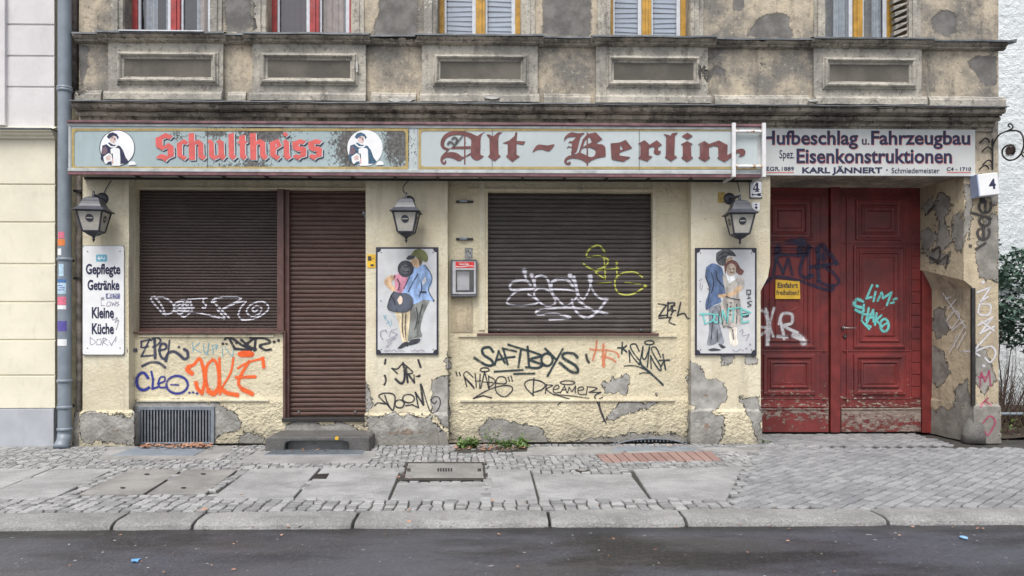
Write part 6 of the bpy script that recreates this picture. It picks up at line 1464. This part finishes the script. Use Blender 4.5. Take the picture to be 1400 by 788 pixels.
gf('w 40; L 170 90 168 140; w 18; L 140 270 160 165 205 262 240 165 268 275; w 60; L 250 65 335 60; w 44; L 325 60 320 130; w 36; L 185 130 350 135; w 24; s 385 90 335 180 320 260 350 292 402 280; w 22; L 378 75 382 292; L 442 230 448 312; L 390 220 490 215; w 24; s 442 220 450 100 480 70 510 120 562 198; w 20; s 562 198 450 212; s 500 222 575 310 540 350 440 318; w 20; s 70 342 150 290 300 310 420 350 530 378 532 345; w 60; s 450 110 470 160', FG, 4, 'navyfade', gl, 'faded navy MCHB tag across the gate', **gk)
gf('w 26; L 85 510 108 600; L 108 600 100 742; w 16; L 145 500 112 615 140 690; L 48 512 100 530; s 40 688 60 680 100 640 60 628; w 18; L 185 570 214 705; s 178 605 200 540 262 542 262 600 212 620 300 665; w 20; L 170 690 232 694; w 36; s 280 680 330 705 345 735', FG, 3, 'white', gl, 'white YR tag on the left gate leaf', **gk)
gf('w 14; L 805 345 768 432; L 768 435 800 425; L 828 390 815 452; d 840 350 9; L 842 450 870 395 880 432 935 395 905 478; L 950 442 972 434; L 932 466 955 460; w 18; s 745 455 702 440 688 480 745 500 740 530 695 512; w 14; L 752 478 738 570; L 782 500 768 580; L 745 542 782 540; L 768 602 812 512 816 592; L 785 565 815 560; L 835 535 825 612; L 868 548 832 580; L 832 578 872 625; w 17; e 888 615 28 42; w 14; L 875 620 905 600; L 735 582 785 640; L 760 610 795 625', FG, 2.7, 'turq', gr, 'turquoise SHAKO tag on the right gate leaf', **gk)
brp = bvh_of(rp, *[o for o in house.children if o.name.startswith('plinth')])
gf('d 195 303 4; w 5; L 178 332 215 318 188 358 208 345; s 185 365 215 368 210 395 182 392 185 365; L 180 425 222 402 186 448 226 428; L 190 415 225 440; s 165 500 215 445; s 170 500 215 485 230 505 215 530 200 518; L 165 500 185 512; d 196 540 4', FH2, 2.3, 'white', rp, 'white tag up the pillar front', bvh=brp, off=.004)
gf('w 4.5; L 185 600 190 560 200 585 212 555 216 598; L 182 572 205 572; s 190 702 210 682 225 700 205 735 195 725; L 184 655 208 632; L 200 640 215 650', FH2, 2, 'magenta', rp, 'magenta tag at the pillar foot', bvh=brp, off=.004)
FI = fr(1030,160,3.751)
gf('w 14; d 1112 662 8; L 1142 678 1188 648; L 1180 626 1180 570; s 1180 570 1154 580 1150 606 1170 629 1198 622 1210 598 1207 578; e 1185 535 27 24; L 1218 522 1118 492; L 1188 490 1188 434; s 1188 434 1162 444 1158 470 1178 493 1206 486 1218 462 1215 442', FI, 4, 'oldblack', rp, 'remains of black painted letters', bvh=brp, off=.004)
vA, vB = Vector((Xi, YG, 0)), Vector((Xc, 0, 0)); nrm_ = (vB-vA).cross(Vector((0,0,1))).normalized()
if nrm_.y > 0: nrm_ = -nrm_
def reveal(px_, py_):
    d = ray(px_, py_); return CAM + d*((vA-CAM).dot(nrm_)/d.dot(nrm_))
gf('w 4; L 85 335 150 432; L 100 378 122 352; L 92 350 108 345; s 95 412 118 385 132 400 110 432 95 412; L 110 440 145 412; L 122 452 118 485; L 145 430 105 500; L 150 445 125 490', FH2, 2, 'white', rp, 'thin white tag on the pillar reveal', plane=reveal, off=.018)
vA2, vB2 = Vector((Xiu, YG, 0)), Vector((Xcu, 0, 0))
def reveal_up(px_, py_):
    n2 = (vB2-vA2).cross(Vector((0,0,1))).normalized(); d = ray(px_, py_); return CAM + d*((vA2-CAM).dot(n2)/d.dot(n2))
gf('w 7; s 55 215 75 205 72 240 52 235; s 75 245 98 228 92 262; d 62 270 6; d 72 305 6; s 48 232 70 250; L 42 105 60 85; d 72 72 6', FH2, 3, 'oldblack', rp, 'black paint blots on the corbelled reveal', plane=reveal_up, off=.018)

# plastered meshes without recorded patches are whole
for o in bpy.data.objects:
    if o.type == 'MESH' and o.data.materials and any(m and m.name.endswith(('plaster','plaster_smoother','trim','stucco','panel','face')) for m in o.data.materials) and 'peel' not in o.data.attributes:
        a = o.data.attributes.new('peel','FLOAT','POINT'); a.data.foreach_set('value', [-.25]*len(o.data.vertices))
